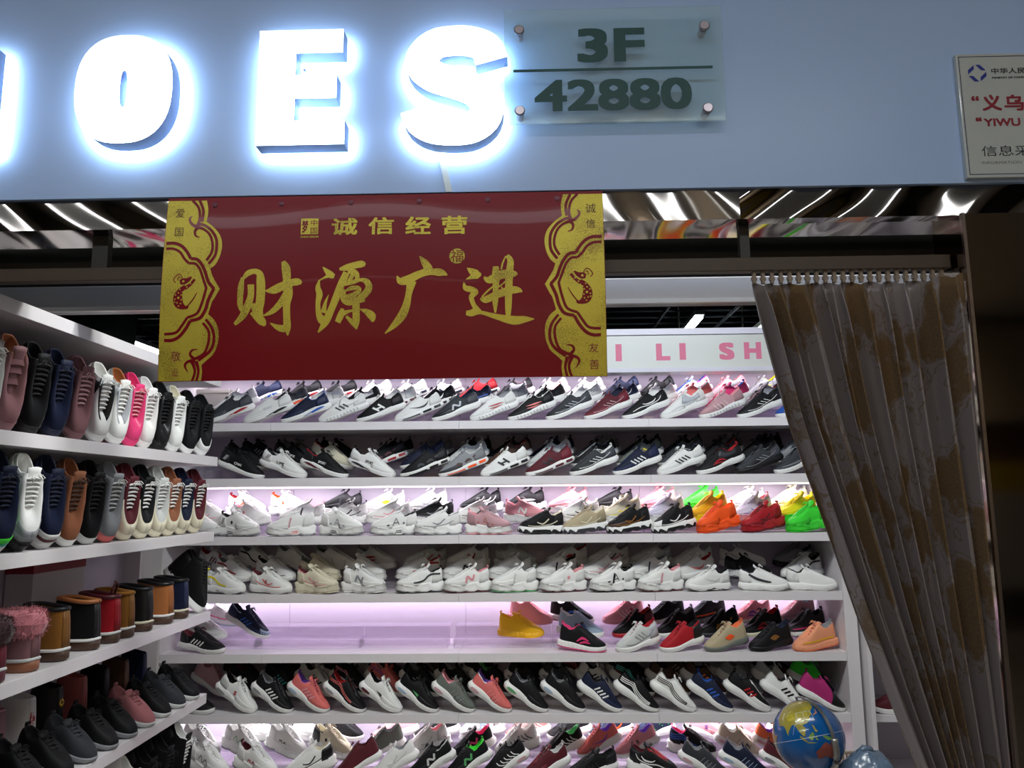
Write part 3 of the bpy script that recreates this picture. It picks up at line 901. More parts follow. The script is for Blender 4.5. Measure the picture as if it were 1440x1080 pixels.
class Shape:
    """the surfaces of one style of shoe; x to the toe, z up, origin under the middle of the sole"""
    def __init__(s, name):
        s.p = dict(BASE, **STY[name])
        s.parts = {}
        s.make()
    def hw(s, t, th):
        return plin([(0, .034), (.12, .0335), (.3, .0315), (.5, .0335), (.7, .041), (.86, .041), (1, .038)], t) * s.p['wide'] * abs(math.sin(th)) ** 0.58
    def sp(s, t):
        return s.p['spring'] * max(0, (t - .70) / .30) ** 2 + 0.004 * max(0, (.10 - t) / .10) ** 2
    def S(s, t):
        return s.p['hs'] + (s.p['fs'] - s.p['hs']) * sm(.25, .65, t) + s.sp(t)
    def loop(s, n):
        return [2 * PI * i / n for i in range(n)]
    def bottom(s, th):
        t = (1 - math.cos(th)) / 2
        sg = 1 if math.sin(th) >= 0 else -1
        return Vector(((t - .5) * s.p['L'], sg * s.hw(t, th), s.S(t))), t, sg
    def topz(s, t):
        p = s.p
        if p['boot']:
            return p['top'] + .012 * sm(.1, .5, t) - .004
        xt = p['xt']
        pts = [(p['x0'], p['collar']), (.12, p['collar'] * .55 + p['dip'] * .45), (.22, p['dip']), (.30, p['dip'] + .004), (xt, p['top']), (p['xo'], p['vamp'])]
        for (a, u), (b, v) in zip(pts[:-1], pts[1:]):
            if t <= b:
                f = (t - a) / (b - a)
                if b != p['xo']:
                    f = f * f * (3 - 2 * f)
                return u + (v - u) * f
        return p['vamp']
    def topl(s, th):
        p = s.p
        f = (1 - math.cos(th)) / 2
        t = p['x0'] + (p['xo'] - p['x0']) * f
        sg = 1 if math.sin(th) >= 0 else -1
        if p['boot']:
            y = .030 * p['wide'] * abs(math.sin(th)) ** .7
        else:
            y = (.027 if p['puff'] == 0 else .026) * abs(math.sin(th)) ** .55 * (1 - p['tw'] * sm(p['xt'] - .12, p['xt'] + .08, t))
        return Vector(((t - .5) * p['L'], sg * y, s.topz(t)))
    def up(s, th, v):
        p = s.p
        B, t, sg = s.bottom(th)
        T = s.topl(th)
        B = B - Vector((0, 0, 0.003))
        if p['boot']:
            xm = (p['xo'] + .04 - .5) * p['L']
            cx = B.x if B.x < xm else xm + .22 * (B.x - xm)
            f = sm(.35, .7, t)
            C = Vector((cx, B.y * (1 - .12 * f), B.z + (T.z - B.z) * .6 * (1 - f) + .05 * f))
            if v < .5:
                pass
        else:
            kz = p['k']
            C = Vector((B.x * .85 + T.x * .15 if t < .6 else B.x * (1 - .02), B.y * (1.0 + p['puff'] * 20), B.z + (T.z - B.z) * kz))
            if t < .12:
                C.x = B.x - 0.004
        q = B * (1 - v) ** 2 + C * (2 * v * (1 - v)) + T * v * v
        return q
    def grid(s, ths, vs, off=0.0, closed=True):
        V, F = [], []
        n, m = len(ths), len(vs)
        for th in ths:
            for v in vs:
                q = s.up(th, v)
                if off:
                    e = 1e-3
                    a = s.up(th + e, v) - s.up(th - e, v)
                    b = s.up(th, min(v + e, 1)) - s.up(th, max(v - e, 0))
                    nn = a.cross(b)
                    if nn.length > 0:
                        nn.normalize()
                        if nn.dot(Vector((q.x * .3, q.y, q.z - .03))) < 0:
                            nn = -nn
                        q = q + nn * off
                V.append(q)
        for i in range(n if closed else n - 1):
            for j in range(m - 1):
                a, b = i * m + j, ((i + 1) % n) * m + j
                F.append((a, b, b + 1, a + 1))
        return V, F
    def make(s):
        p, n = s.p, s.p['n']
        ths = s.loop(n)
        V, F = s.grid(ths, [0, .1, .25, .42, .6, .76, .89, 1])
        s.parts['upper'] = mesh('upper', V, F, True)
        s.bvh = BVHTree.FromPolygons([tuple(v) for v in V], F)
        # lining: rolled rim, inner wall, foot bed
        V, F = [], []
        rings = 4
        cx = Vector(((.25 - .5) * p['L'], 0, 0))
        for th in ths:
            T = s.topl(th)
            c = Vector((T.x * .9 + cx.x * .1, T.y * .9, T.z))
            V += [T, T * .5 + c * .5 + Vector((0, 0, .0022)), c - Vector((0, 0, .004)),
                  Vector((T.x * .9 + cx.x * .1, T.y * .8, max(T.z - .045, p['hs'] + .004)))]
        for i in range(n):
            for j in range(rings - 1):
                a, b = i * rings + j, ((i + 1) % n) * rings + j
                F.append((a, b, b + 1, a + 1))
        F.append(tuple(i * rings + 3 for i in range(n)))
        s.parts['lining'] = mesh('lining', V, F, True)
        s.sole(ths)
        if p['tongue']:
            s.make_tongue()
        if p['laces']:
            s.make_laces()
        if not p['boot'] and p['kind'] not in ('cup', 'layer'):
            T = s.topl(0)
            mb = MB()
            w = .007
            a = [(T.x + .003, T.z - .012), (T.x - .004, T.z + .004), (T.x - .004, T.z + .013), (T.x, T.z + .015), (T.x + .003, T.z + .006)]
            for (x0, z0), (x1, z1) in zip(a[:-1], a[1:]):
                t = .0012
                mb.add([(x0 - t, -w, z0), (x0 - t, w, z0), (x1 - t, w, z1), (x1 - t, -w, z1), (x0 + t, -w, z0), (x0 + t, w, z0), (x1 + t, w, z1), (x1 + t, -w, z1)],
                       [(0, 1, 2, 3), (7, 6, 5, 4), (0, 4, 5, 1), (1, 5, 6, 2), (2, 6, 7, 3), (3, 7, 4, 0)])
            s.parts['heel_tab'] = mesh('heel_tab', mb.V, mb.F)
    def ring(s, ths, z, grow):
        out = []
        for i, th in enumerate(ths):
            B, t, sg = s.bottom(th)
            nx = -math.cos(th)
            ny = math.sin(th)
            g = grow(t, i)
            out.append(Vector((B.x + nx * g, B.y + ny * g, z(t, i))))
        return out
    def sole(s, ths):
        p, n = s.p, len(ths)
        kd = p['kind']
        fl = lambda t: p['flare'] + p['hflare'] * (1 - sm(.05, .35, t))
        def pack(name, rings, cap_top=True, cap_bot=True):
            V = [v for r in rings for v in r]
            F = []
            for j in range(len(rings) - 1):
                for i in range(n):
                    a, b = j * n + i, j * n + (i + 1) % n
                    F.append((a, b, b + n, a + n))
            if cap_bot:
                F.append(tuple(range(n - 1, -1, -1)))
            if cap_top:
                F.append(tuple((len(rings) - 1) * n + i for i in range(n)))
            s.parts[name] = mesh(name, V, F, kd not in ('saw', 'rib'))
            s.parts[name].polygons.foreach_set('use_smooth', [len(f) == 4 and kd not in ('saw', 'rib') for f in F])
            return V, F
        sp, S = s.sp, s.S
        og = lambda q: (lambda t, i: q(t))
        if kd == 'saw':
            tri = lambda i: 1 if (i % 4) in (1, 2) else 0
            mid = lambda t, i: sp(t) + .010 + .014 * tri(i)
            bot = lambda t, i: sp(t) + .006 * tri(i)
            pack('outsole', [s.ring(ths, bot, lambda t, i: -.002), s.ring(ths, lambda t, i: sp(t) + .006 + .006 * tri(i), lambda t, i: fl(t) + .003), s.ring(ths, mid, lambda t, i: fl(t) + .002)])
            V, F = pack('sole', [s.ring(ths, lambda t, i: mid(t, i), lambda t, i: fl(t) + .001), s.ring(ths, lambda t, i: mid(t, i) * .4 + S(t) * .6, lambda t, i: fl(t) - .001), s.ring(ths, lambda t, i: S(t), lambda t, i: .001)])
        elif kd == 'rib':
            r = lambda i: .0022 if i % 2 else 0
            V, F = pack('sole', [s.ring(ths, lambda t, i: sp(t) + .004, lambda t, i: 0), s.ring(ths, lambda t, i: sp(t) + .008, lambda t, i: fl(t) + r(i)), s.ring(ths, lambda t, i: S(t) - .006, lambda t, i: fl(t) + r(i)), s.ring(ths, lambda t, i: S(t), lambda t, i: .0015)])
            pack('outsole', [s.ring(ths, lambda t, i: sp(t), lambda t, i: -.002), s.ring(ths, lambda t, i: sp(t) + .002, lambda t, i: fl(t) + .001), s.ring(ths, lambda t, i: sp(t) + .0045, lambda t, i: fl(t))])
        elif kd == 'wavy':
            wv = lambda t: .0042 * math.sin(t * 17 + 1) + .0022 * math.sin(t * 41)
            nt = lambda t: .008 * max(0, math.sin(t * 25 + .6)) ** 4
            V, F = pack('sole', [s.ring(ths, lambda t, i: sp(t) + .003 + nt(t), lambda t, i: 0), s.ring(ths, lambda t, i: sp(t) + .008 + nt(t), lambda t, i: fl(t) + wv(t)), s.ring(ths, lambda t, i: sp(t) + .016 + wv(t) * .8, lambda t, i: fl(t) + .001 - wv(t)), s.ring(ths, lambda t, i: S(t) * .55 + .012 + sp(t) * .5 + wv(t), lambda t, i: fl(t) - .003 + wv(t)), s.ring(ths, lambda t, i: S(t) - .004 + wv(t) * .9, lambda t, i: .004 + wv(t)), s.ring(ths, lambda t, i: S(t) + .003, lambda t, i: .0005)])
            pack('outsole', [s.ring(ths, lambda t, i: sp(t) + nt(t), lambda t, i: -.003), s.ring(ths, lambda t, i: sp(t) + .0015 + nt(t), lambda t, i: fl(t) - .001), s.ring(ths, lambda t, i: sp(t) + .005 + nt(t), lambda t, i: fl(t) - .001)])
        elif kd == 'bumpy':
            nt = lambda t: .006 * max(0, math.sin(t * 34 + .5)) ** 2 + (.010 * math.exp(-((t - .42) / .09) ** 2))
            V, F = pack('sole', [s.ring(ths, lambda t, i: sp(t) + .003 + nt(t), lambda t, i: 0), s.ring(ths, lambda t, i: sp(t) + .008 + nt(t), lambda t, i: fl(t) + .001), s.ring(ths, lambda t, i: S(t) * .6 + .006, lambda t, i: fl(t) - .001), s.ring(ths, lambda t, i: S(t), lambda t, i: .001)])
            pack('outsole', [s.ring(ths, lambda t, i: sp(t) + nt(t), lambda t, i: -.003), s.ring(ths, lambda t, i: sp(t) + .0055 + nt(t), lambda t, i: fl(t) - .001)])
        elif kd == 'layer':
            V, F = pack('sole', [s.ring(ths, lambda t, i: sp(t), lambda t, i: -.001), s.ring(ths, lambda t, i: sp(t) + .003, lambda t, i: fl(t)), s.ring(ths, lambda t, i: S(t) * .62, lambda t, i: fl(t) + .001), s.ring(ths, lambda t, i: S(t) * .62 + .001, lambda t, i: 0)])
            pack('sole_band', [s.ring(ths, lambda t, i: S(t) * .62, lambda t, i: fl(t) - .001), s.ring(ths, lambda t, i: S(t) * .8, lambda t, i: fl(t) + .0005), s.ring(ths, lambda t, i: S(t) * .81, lambda t, i: 0)])
            pack('upper_band', [s.ring(ths, lambda t, i: S(t) * .8, lambda t, i: fl(t) - .001), s.ring(ths, lambda t, i: S(t) + .006, lambda t, i: .002), s.ring(ths, lambda t, i: S(t) + .008, lambda t, i: -.004)])
        elif kd == 'welt':
            V, F = pack('sole', [s.ring(ths, lambda t, i: sp(t), lambda t, i: -.001), s.ring(ths, lambda t, i: sp(t) + .002, lambda t, i: p['flare'] - .001), s.ring(ths, lambda t, i: S(t) - .009, lambda t, i: p['flare']), s.ring(ths, lambda t, i: S(t) - .008, lambda t, i: 0)])
            pack('welt', [s.ring(ths, lambda t, i: S(t) - .009, lambda t, i: p['flare'] - .001), s.ring(ths, lambda t, i: S(t) - .007, lambda t, i: p['flare'] + .0025), s.ring(ths, lambda t, i: S(t) - .001, lambda t, i: p['flare'] + .0025), s.ring(ths, lambda t, i: S(t) + .001, lambda t, i: 0)])
        elif kd == 'cup':
            V, F = pack('sole', [s.ring(ths, lambda t, i: sp(t), lambda t, i: -.001), s.ring(ths, lambda t, i: sp(t) + .003, lambda t, i: .003), s.ring(ths, lambda t, i: S(t) * .55, lambda t, i: .0035), s.ring(ths, lambda t, i: S(t) * .57, lambda t, i: .002), s.ring(ths, lambda t, i: S(t) + .004, lambda t, i: .002), s.ring(ths, lambda t, i: S(t) + .006, lambda t, i: -.002)])
        else:
            lift = (lambda t: .008 * math.exp(-((t - .42) / .1) ** 2)) if kd in ('run', 'air') else (lambda t: 0)
            V, F = pack('sole', [s.ring(ths, lambda t, i: sp(t) + .002 + lift(t), lambda t, i: -.001), s.ring(ths, lambda t, i: sp(t) + .006 + lift(t), lambda t, i: fl(t) * .7), s.ring(ths, lambda t, i: S(t) * .5 + sp(t) * .5 + .003, lambda t, i: fl(t)), s.ring(ths, lambda t, i: S(t) - .003 + (.006 * (1 - sm(0, .2, t)) if kd == 'air' else 0), lambda t, i: .003), s.ring(ths, lambda t, i: S(t) + .001, lambda t, i: .0005)])
            pack('outsole', [s.ring(ths, lambda t, i: sp(t) + lift(t), lambda t, i: -.003), s.ring(ths, lambda t, i: sp(t) + .0035 + lift(t), lambda t, i: fl(t) * .5)])
        s.sole_bvh = BVHTree.FromPolygons([tuple(v) for v in V], [f for f in F if len(f) == 4])
    def throat(s, t, dy):
        """height of the tongue surface at station t"""
        return s.topz(t) + .004 - dy * dy * 12
    def make_tongue(s):
        p = s.p
        V, F = [], []
        n = 8
        t1, t0 = p['xo'] + .01, p['xt'] - .06
        for k in range(n + 1):
            f = k / n
            t = t1 + (t0 - t1) * f
            z = s.topz(max(t, p['xt'])) + .001 if t > p['xt'] else p['top'] + (p['xt'] - t) / .06 * p['tongue']
            w = .012 + .008 * f
            for y in (-1, -.5, 0, .5, 1):
                V.append(Vector(((t - .5) * p['L'], y * w, z - .005 * y * y)))
            for y in (1, .5, 0, -.5, -1):
                V.append(Vector(((t - .5) * p['L'] - .003, y * w, z - .005 * y * y - .005)))
        for k in range(n):
            for j in range(10):
                a, b = k * 10 + j, k * 10 + (j + 1) % 10
                F.append((a, b, b + 10, a + 10))
        F.append(tuple(n * 10 + j for j in range(10)))
        s.parts['tongue'] = mesh('tongue', V, F, True)
    def make_laces(s):
        p = s.p
        mb = MB()
        N = p['laces']
        for k in range(N):
            f = (k + .3) / N
            t = p['xo'] - .01 + (p['xt'] + .015 - p['xo'] + .01) * f
            pts = []
            w = abs(s.topl(math.acos(max(-1, min(1, 1 - 2 * (t - p['x0']) / (p['xo'] - p['x0']))))).y) + .006
            sk = (.012 if k % 2 else -.012) if N < 7 else (.004 if k % 2 else -.004)
            for y in (-1, -.55, 0, .55, 1):
                tt = t + sk * y
                pts.append(((tt - .5) * p['L'], y * w, s.topz(max(tt, p['xt'])) + .0065 - .0065 * y * y))
            mb.tube(pts, .0026 if N < 7 else .0042, 5)
        # bow: two loops and two ends
        x, z = (p['xt'] - .5) * p['L'] + .008, s.topz(p['xt']) + .008
        for sg in (-1, 1):
            mb.tube([(x, 0, z), (x + .004, sg * .012, z + .006), (x + .012, sg * .020, z + .002), (x + .014, sg * .013, z - .002), (x + .004, sg * .002, z)], .0017, 4)
            mb.tube([(x, 0, z), (x + .010, sg * .008, z + .003), (x + .022, sg * .017, z - .007)], .0016, 4)
        s.parts['laces'] = mesh('laces', mb.V, mb.F, True)
    # -------- panels sewn on the upper, prints on its sides
    def panel(s, name, th0, th1, v0, v1, off=.0016, both=True):
        key = ('panel', name, th0, th1, v0, v1)
        if key in s.parts:
            return s.parts[key]
        VV, FF = [], []
        for sg in ((1, -1) if both else (1,)):
            ths = [th0] + [th0 + (th1 - th0) * k / 10 for k in range(11)] + [th1]
            vs = [v0] + [v0 + (v1 - v0) * k / 3 for k in range(4)] + [v1]
            if sg < 0:
                ths = [2 * PI - x for x in ths]
            V, F = s.grid(ths, vs, off, False)
            V2 = s.grid(ths, vs, -.0004, False)[0]
            for i in range(13):
                for j in range(6):
                    if i in (0, 12) or j in (0, 5):
                        V[i * 6 + j] = V2[i * 6 + j]
            o = len(VV)
            VV += V
            FF += [tuple(i + o for i in f) for f in F]
        s.parts[key] = mesh(name, VV, FF, True)
        return s.parts[key]
    def hit(s, x, z, sg, bvh, off):
        h = bvh.ray_cast(Vector((x, sg * .2, z)), Vector((0, -sg, 0)))
        if h[0] is None:
            h = bvh.find_nearest(Vector((x, sg * .05, z)))
        nn = h[1]
        if nn.y * sg < 0:
            nn = -nn
        return h[0] + nn * off
    def decal(s, name, kind):
        key = ('decal', kind)
        if key in s.parts:
            return s.parts[key]
        p = s.p
        L = p['L']
        VV, FF = [], []
        onsole = kind in ('wedge', 'window', 'block', 'badge', 'midline', 'ribs')
        bvh = s.sole_bvh if onsole else s.bvh
        hh = (s.p['dip'] - .5 * (s.p['hs'] + s.p['fs'])) / .047        # how tall the side is, next to a low runner
        st = DECALS[kind]
        for sg in (-1, 1):
            if isinstance(st, str):
                V2, F2 = text2d(st, 0.03)
                wd = .045 if len(st) > 1 else .016
                ht = .013 if len(st) > 1 else .020
                o = len(VV)
                for a, b, k in V2:
                    u = a - .5
                    x = (.46 - .5) * L + (u * wd) * (1 if sg < 0 else -1)
                    VV.append(s.hit(x, s.S(.46) + .012 + b * ht, sg, bvh, .0024 + k))
                FF += [tuple(i + o for i in f) for f in F2]
                continue
            for line in st:
                q = resample(line, (len(line) - 1) * 4 + 1 if len(line) > 2 else 6)
                if kind == 'nn' and sg > 0:
                    q = [(.92 - u, h, w) for u, h, w in q]
                o = len(VV)
                m = len(q)
                for i, (u, h, w) in enumerate(q):
                    a, b = q[max(i - 1, 0)], q[min(i + 1, m - 1)]
                    dx, dz = (b[0] - a[0]) * L, b[1] - a[1]
                    l = math.hypot(dx, dz) or 1
                    nx, nz = -dz / l, dx / l
                    base = (s.sp(u) if onsole else s.S(u))
                    sc = (s.S(u) - s.sp(u)) / .03 if onsole else hh
                    for c in (-.5, 0, .5):
                        VV.append(s.hit((u - .5) * L + nx * w * c, base + (h + nz * w * c) * sc, sg, bvh, .0022))
                for i in range(m - 1):
                    for c in (0, 1):
                        FF.append((o + 3 * i + c, o + 3 * i + c + 1, o + 3 * i + c + 4, o + 3 * i + c + 3))
        s.parts[key] = mesh(name, VV, FF, True)
        return s.parts[key]
DECALS = {
    'bars3': [[(u, .008, .0085), (u + .085, .038, .0085)] for u in (.36, .44, .52)],
    'bars4': [[(u, .007, .0072), (u + .085, .036, .0072)] for u in (.32, .395, .47, .545)],
    'heel3': [[(u, .012, .003), (u + .05, .040, .003)] for u in (.10, .125, .15)],
    'hh': [[(.40, .006, .010), (.50, .042, .010)], [(.52, .006, .010), (.62, .036, .010)], [(.44, .020, .008), (.56, .022, .008)]],
    'nn': [[(.36, .008, .007), (.40, .036, .007)], [(.40, .036, .007), (.52, .012, .007)], [(.52, .012, .007), (.56, .036, .007)]],
    'zig': [[(.30, .012, .006), (.38, .034, .007)], [(.38, .034, .006), (.46, .012, .006)], [(.46, .012, .006), (.53, .034, .006)], [(.53, .034, .006), (.61, .010, .006)]],
    'thin': [[(.32, .012, .0022), (.38, .034, .0022), (.45, .012, .0022), (.52, .032, .0022), (.60, .012, .0022)]],
    'wave': [[(.06, .036, .008), (.22, .036, .009), (.33, .030, .008), (.42, .016, .008), (.52, .012, .008), (.66, .012, .005)]],
    'waves': [[(.03, .034 - k, .0042), (.16, .036 - k, .0042), (.30, .040 - k, .0042), (.42, .026 - k, .0042), (.54, .021 - k, .0042), (.78, .014 - k * .5, .0042)] for k in (0, .009, .018)],
    'wave2': [[(.03, .034 - k, .0024), (.16, .036 - k, .0024), (.30, .038 - k, .0024), (.42, .026 - k, .0024), (.54, .021 - k, .0024), (.70, .014 - k * .5, .0024)] for k in (0, .008)],
    'check': [[(.24, .032, .0006), (.30, .016, .008), (.38, .011, .010), (.50, .019, .006), (.66, .036, .0006)]],
    'dart': [[(.26, .016, .001), (.42, .022, .010), (.60, .032, .001)], [(.30, .006, .001), (.46, .009, .008), (.60, .018, .001)]],
    'ridge': [[(.30, .010, .002), (.42, .036, .003)], [(.38, .010, .002), (.50, .034, .003)], [(.46, .010, .002), (.58, .032, .003)], [(.12, .030, .002), (.28, .012, .002), (.62, .006, .002), (.82, .010, .002)]],
    'lines': [[(.40 + k, .004, .0018), (.46 + k, .036, .0018)] for k in (0, .08, .16, .24)],
    'swirl': [[(.14, .034, .002), (.22, .014, .003), (.40, .008, .003), (.62, .020, .003), (.80, .010, .002)], [(.26, .030, .002), (.34, .018, .005), (.48, .022, .004), (.56, .034, .002)]],
    'lace': [[(.36, .030, .004), (.50, .012, .004), (.64, .022, .003)], [(.16, .020, .0025), (.32, .006, .0025), (.58, .004, .0025), (.84, .006, .002)]],
    'aaa': [[(.40, .008, .0022), (.47, .038, .0022)], [(.47, .038, .0022), (.55, .008, .0022)], [(.42, .018, .0022), (.52, .018, .0022)], [(.28, .012, .005), (.32, .010, .004)], [(.62, .012, .005), (.68, .010, .003)]],
    'flag': [[(.20, .038, .010), (.36, .020, .013), (.56, .015, .010), (.66, .014, .005)]],
    'strap': [[(.50, .044, .009), (.53, .024, .009), (.54, .002, .009)]],
    'dot': [[(.38, .0225, .001), (.3825, .0225, .010), (.40, .0225, .0145), (.42, .0225, .0145), (.4375, .0225, .010), (.44, .0225, .001)]],
    'tri': [[(.36, .014, .001), (.50, .014, .014), (.505, .014, .001)]],
    'flame': [[(.40, .008, .004), (.52, .026, .010), (.66, .020, .003)], [(.46, .004, .004), (.58, .014, .008), (.70, .012, .002)]],
    'diam': [[(.34, .018, .001), (.46, .022, .020), (.58, .026, .001)]],
    'camo': [[(.30, .012, .006), (.36, .020, .014), (.44, .014, .010)], [(.50, .010, .010), (.58, .022, .014), (.64, .012, .006)], [(.20, .030, .008), (.26, .022, .010)]],
    'band': [[(.10, .008, .006), (.40, .010, .006), (.70, .013, .005), (.88, .010, .003)]],
    'zeb': [[(.16 + k, .004, .004), (.26 + k, .018, .005), (.30 + k, .036, .004)] for k in (0, .09, .18, .27, .36)],
    'spots': [[(u, h, .004), (u + .016, h + .002, .004)] for u, h in ((.14, .012), (.2, .03), (.3, .014), (.36, .028), (.48, .012), (.56, .024), (.66, .012), (.76, .016), (.26, .040))],
    'sport': 'SPORT', 'life': 'LIFE', 'cnai': 'CNAI', 'ess': 'S', 'arr': 'R', 'pla': 'PLA', 'eva': 'EVAT', 'fh': '开',
    'wedge': [[(.10, .018, .002), (.20, .017, .010), (.34, .013, .009), (.46, .010, .004), (.56, .008, .001)]],
    'window': [[(.05, .015, .002), (.09, .015, .009), (.20, .014, .009), (.27, .013, .004)]],
    'block': [[(.04, .015, .012), (.18, .014, .012)], [(.24, .011, .010), (.42, .011, .010)], [(.48, .009, .006), (.85, .009, .004)]],
    'badge': [[(.30, .004, .002), (.33, .016, .002)], [(.33, .016, .0022), (.46, .016, .0022)], [(.46, .016, .002), (.50, .004, .002)], [(.35, .010, .0035), (.46, .010, .0035)]],
    'midline': [[(.02, .017, .005), (.3, .016, .005), (.7, .015, .005), (.97, .016, .004)]],
    'ribs': [[(.20 + k * .07, .005, .003), (.205 + k * .07, .020, .003)] for k in range(10)],
}
for _k in ('aaa', 'lace', 'nn', 'thin', 'swirl', 'ridge', 'lines', 'wave2'):
    DECALS[_k] = [[(u, h, w * 1.45) for u, h, w in l] for l in DECALS[_k]]
SHAPES = {}
def shape(n):
    if n not in SHAPES:
        SHAPES[n] = Shape(n)
    return SHAPES[n]
HEX = dict(bk='#0d0d10', wh='#e9e9e6', gy='#8d8f93', dg='#33353a', nv='#131a33', rd='#a91c26', mr='#571d27', pk='#e39aa2', hp='#e23d78', sa='#e0736e',
           no='#ff5a1e', ng='#3fe03a', yl='#f4e21c', go='#f0b51a', cr='#ddd6bd', tn='#b3a587', bl='#2458b4', lb='#9fb4c9', tl='#3fb6ad', br='#4b3428', bo='#a9683a',
           pc='#f0a078', pu='#7a4fb0', mg='#a72a6c', sv='#b9bcc2', ol='#6b7069', gn='#58a868', or_='#ef7d4e', ir='#d9d4e8', mv='#c59aa0', rs='#8a6266', db='#8f5a40', dp='#a5686c', dsa='#a85c58', dpk='#a87f86', wk='#8a5c26', sm='#b06a55', lg='#c9cbc9')
NAME = dict(bk='black', wh='white', gy='grey', dg='dark grey', nv='navy', rd='red', mr='maroon', pk='pink', hp='hot pink', sa='salmon pink', no='neon orange', ng='neon green',
            yl='yellow', go='golden yellow', cr='cream', tn='tan', bl='blue', lb='pale blue', tl='teal', br='brown', bo='brown', pc='peach', pu='purple', mg='magenta', sv='silver',
            ol='olive grey', gn='green', or_='orange', ir='pearly white', mv='dusty pink', rs='rose', db='tan', dp='dusty pink', dsa='salmon', dpk='mauve', wk='ochre', sm='salmon', lg='pale grey')
def tone(c):
    r = lin(HEX[c])
    l = sum(r) / 3
    f = .92 if l > .5 else .76 if l > .08 else 1.8
    return mat(tuple(x * f + (.004 if l < .03 else 0) for x in r), 0.5, bump=.15, scale=260, spec=.3)
DEFP = dict(run=('eye', 'heel', 'guard'), blk=('eye', 'heel'), air=('eye', 'guard'), dad=('eye', 'heel', 'guard'), saw=('eye', 'heel'), crt=('eye', 'heel'), cnv=('heel',), htp=('heel',), htr=('heel',), bot=('strip',), tal=('strip',))
def cm(c, kind='mesh'):
    if kind == 'rubber':
        return mat(HEX[c], 0.45)
    if kind == 'lace':
        return mat(HEX[c], 0.8, bump=0.3, scale=900)
    if kind == 'print':
        return mat(HEX[c], 0.4)
    if kind == 'suede':
        return mat(HEX[c], 0.9, bump=0.25, scale=420, sheen=0.08, var=0.08, vscale=25, spec=0.15)
    if kind == 'hide':
        return mat(HEX[c], 0.42, bump=0.12, scale=160)
    return mat(HEX[c], 0.65, bump=0.22, scale=520, var=0.05, vscale=18, spec=0.28)
PRINTNAME = dict(bars3='side_stripes', bars4='side_stripes', heel3='heel_stripes', hh='side_bars', nn='side_letter', zig='side_zigzag', thin='side_scribble', wave='side_stripe', waves='side_waves',
                 wave2='side_waves', check='side_tick', dart='side_flash', ridge='side_ridges', lines='side_lines', swirl='side_swirls', lace='side_overlay', aaa='side_letter', flag='side_flag', strap='side_strap', dot='round_badge',
                 tri='side_triangle', flame='side_flash', diam='side_diamond', camo='camouflage_patches', band='side_band', zeb='side_stripes', spots='side_spots', sport='side_lettering', life='side_lettering',
                 cnai='side_lettering', ess='side_letter', arr='side_letter', pla='side_lettering', eva='side_lettering', fh='side_emblem', wedge='sole_wedge', window='air_window', block='sole_blocks', badge='sole_badge', midline='sole_stripe', ribs='sole_ribs')
PHRASE = dict(bars3='bars', bars4='four bars', hh='block bars', nn='N mark', zig='zigzag', thin='scribble line', wave='wave stripe', waves='triple wave lines', wave2='twin wave lines', check='tick',
              dart='flashes', ridge='ridge lines', lines='slanting lines', swirl='swirls', lace='overlay lines', aaa='A mark', flag='flag stripe', strap='side strap', dot='round badge', tri='small triangle', flame='flame patch',
              diam='diamond patch', camo='camouflage patches', band='side band', zeb='zebra stripes', spots='speckles', sport='sport lettering', life='life lettering', cnai='lettering', ess='letter S', arr='letter R', pla='lettering', eva='lettering', fh='emblem')
PANELS = dict(toe=('toe_cap', 2.35, PI, 0.0, .38), cap=('toe_cap', 1.90, PI, 0.0, .56), heel=('heel_counter', 0.0, 1.05, 0.0, .72), guard=('mudguard', 1.6, PI, 0.0, .2), eye=('eyestay', 1.62, 2.95, .70, 1.0), collar=('collar_band', 0.0, 1.35, .80, 1.0),
              side=('side_panel', 0.75, 1.7, .25, .8), rand=('lower_band', 0.0, PI, 0.0, .16), strip=('heel_strip', 0.0, 0.30, 0.0, .97), fore=('forefoot_panel', 1.95, PI, 0.0, .62))
SUBPART = {'air_window': 'sole', 'sole_wedge': 'sole', 'sole_blocks': 'sole', 'sole_badge': 'sole', 'sole_stripe': 'sole', 'sole_ribs': 'sole'}
def make_shoe(name, style, upper, loc, rot, sole='wh', out=None, lace=None, lin=None, tongue=None, tab=None, prints=(), panels=(), kind='mesh', skip=()):
    s = shape(style)
    r = empty(name, loc, rot)
    kids = {}
    lace = lace or upper
    cols = dict(upper=cm(upper, kind), sole=cm(sole, 'rubber'), outsole=cm(out or ('gy' if style in ('dad', 'crt') and sole == 'wh' else sole), 'rubber'), lining=cm(lin or upper), tongue=cm(tongue or upper), laces=cm(lace, 'lace'), heel_tab=cm(tab or lin or upper, 'lace'),
                welt=cm(out or 'cr', 'rubber'), sole_band=cm(out or sole, 'rubber'), upper_band=cm(tab or sole, 'rubber'))
    for k, me in s.parts.items():
        if isinstance(k, str) and k not in skip:
            kids[k] = link(k, me, cols[k], r)
    for pn, c in panels:
        a = PANELS[pn]
        kids[a[0]] = link(a[0], s.panel(*a), cm(c, kind if kind != 'mesh' else 'hide'), r)
    for pn in DEFP.get(style, ()):
        a = PANELS[pn]
        if a[0] not in kids:
            kids[a[0]] = link(a[0], s.panel(*a), tone(upper), r)
    for pn, c in prints:
        nm = PRINTNAME[pn]
        dd = link(nm, s.decal(nm, pn), cm(c, 'print'), kids[SUBPART.get(nm, 'upper')])
        dd['kind'] = 'stuff'
    return r
def lowest(style, p):
    s = shape(style)
    if ('low', p) not in s.__dict__:
        v = min((-q.x * math.sin(p) + q.z * math.cos(p)) for k, me in s.parts.items() if k in ('sole', 'outsole') for q in (w.co for w in me.vertices))
        s.__dict__[('low', p)] = v
    return s.__dict__[('low', p)]
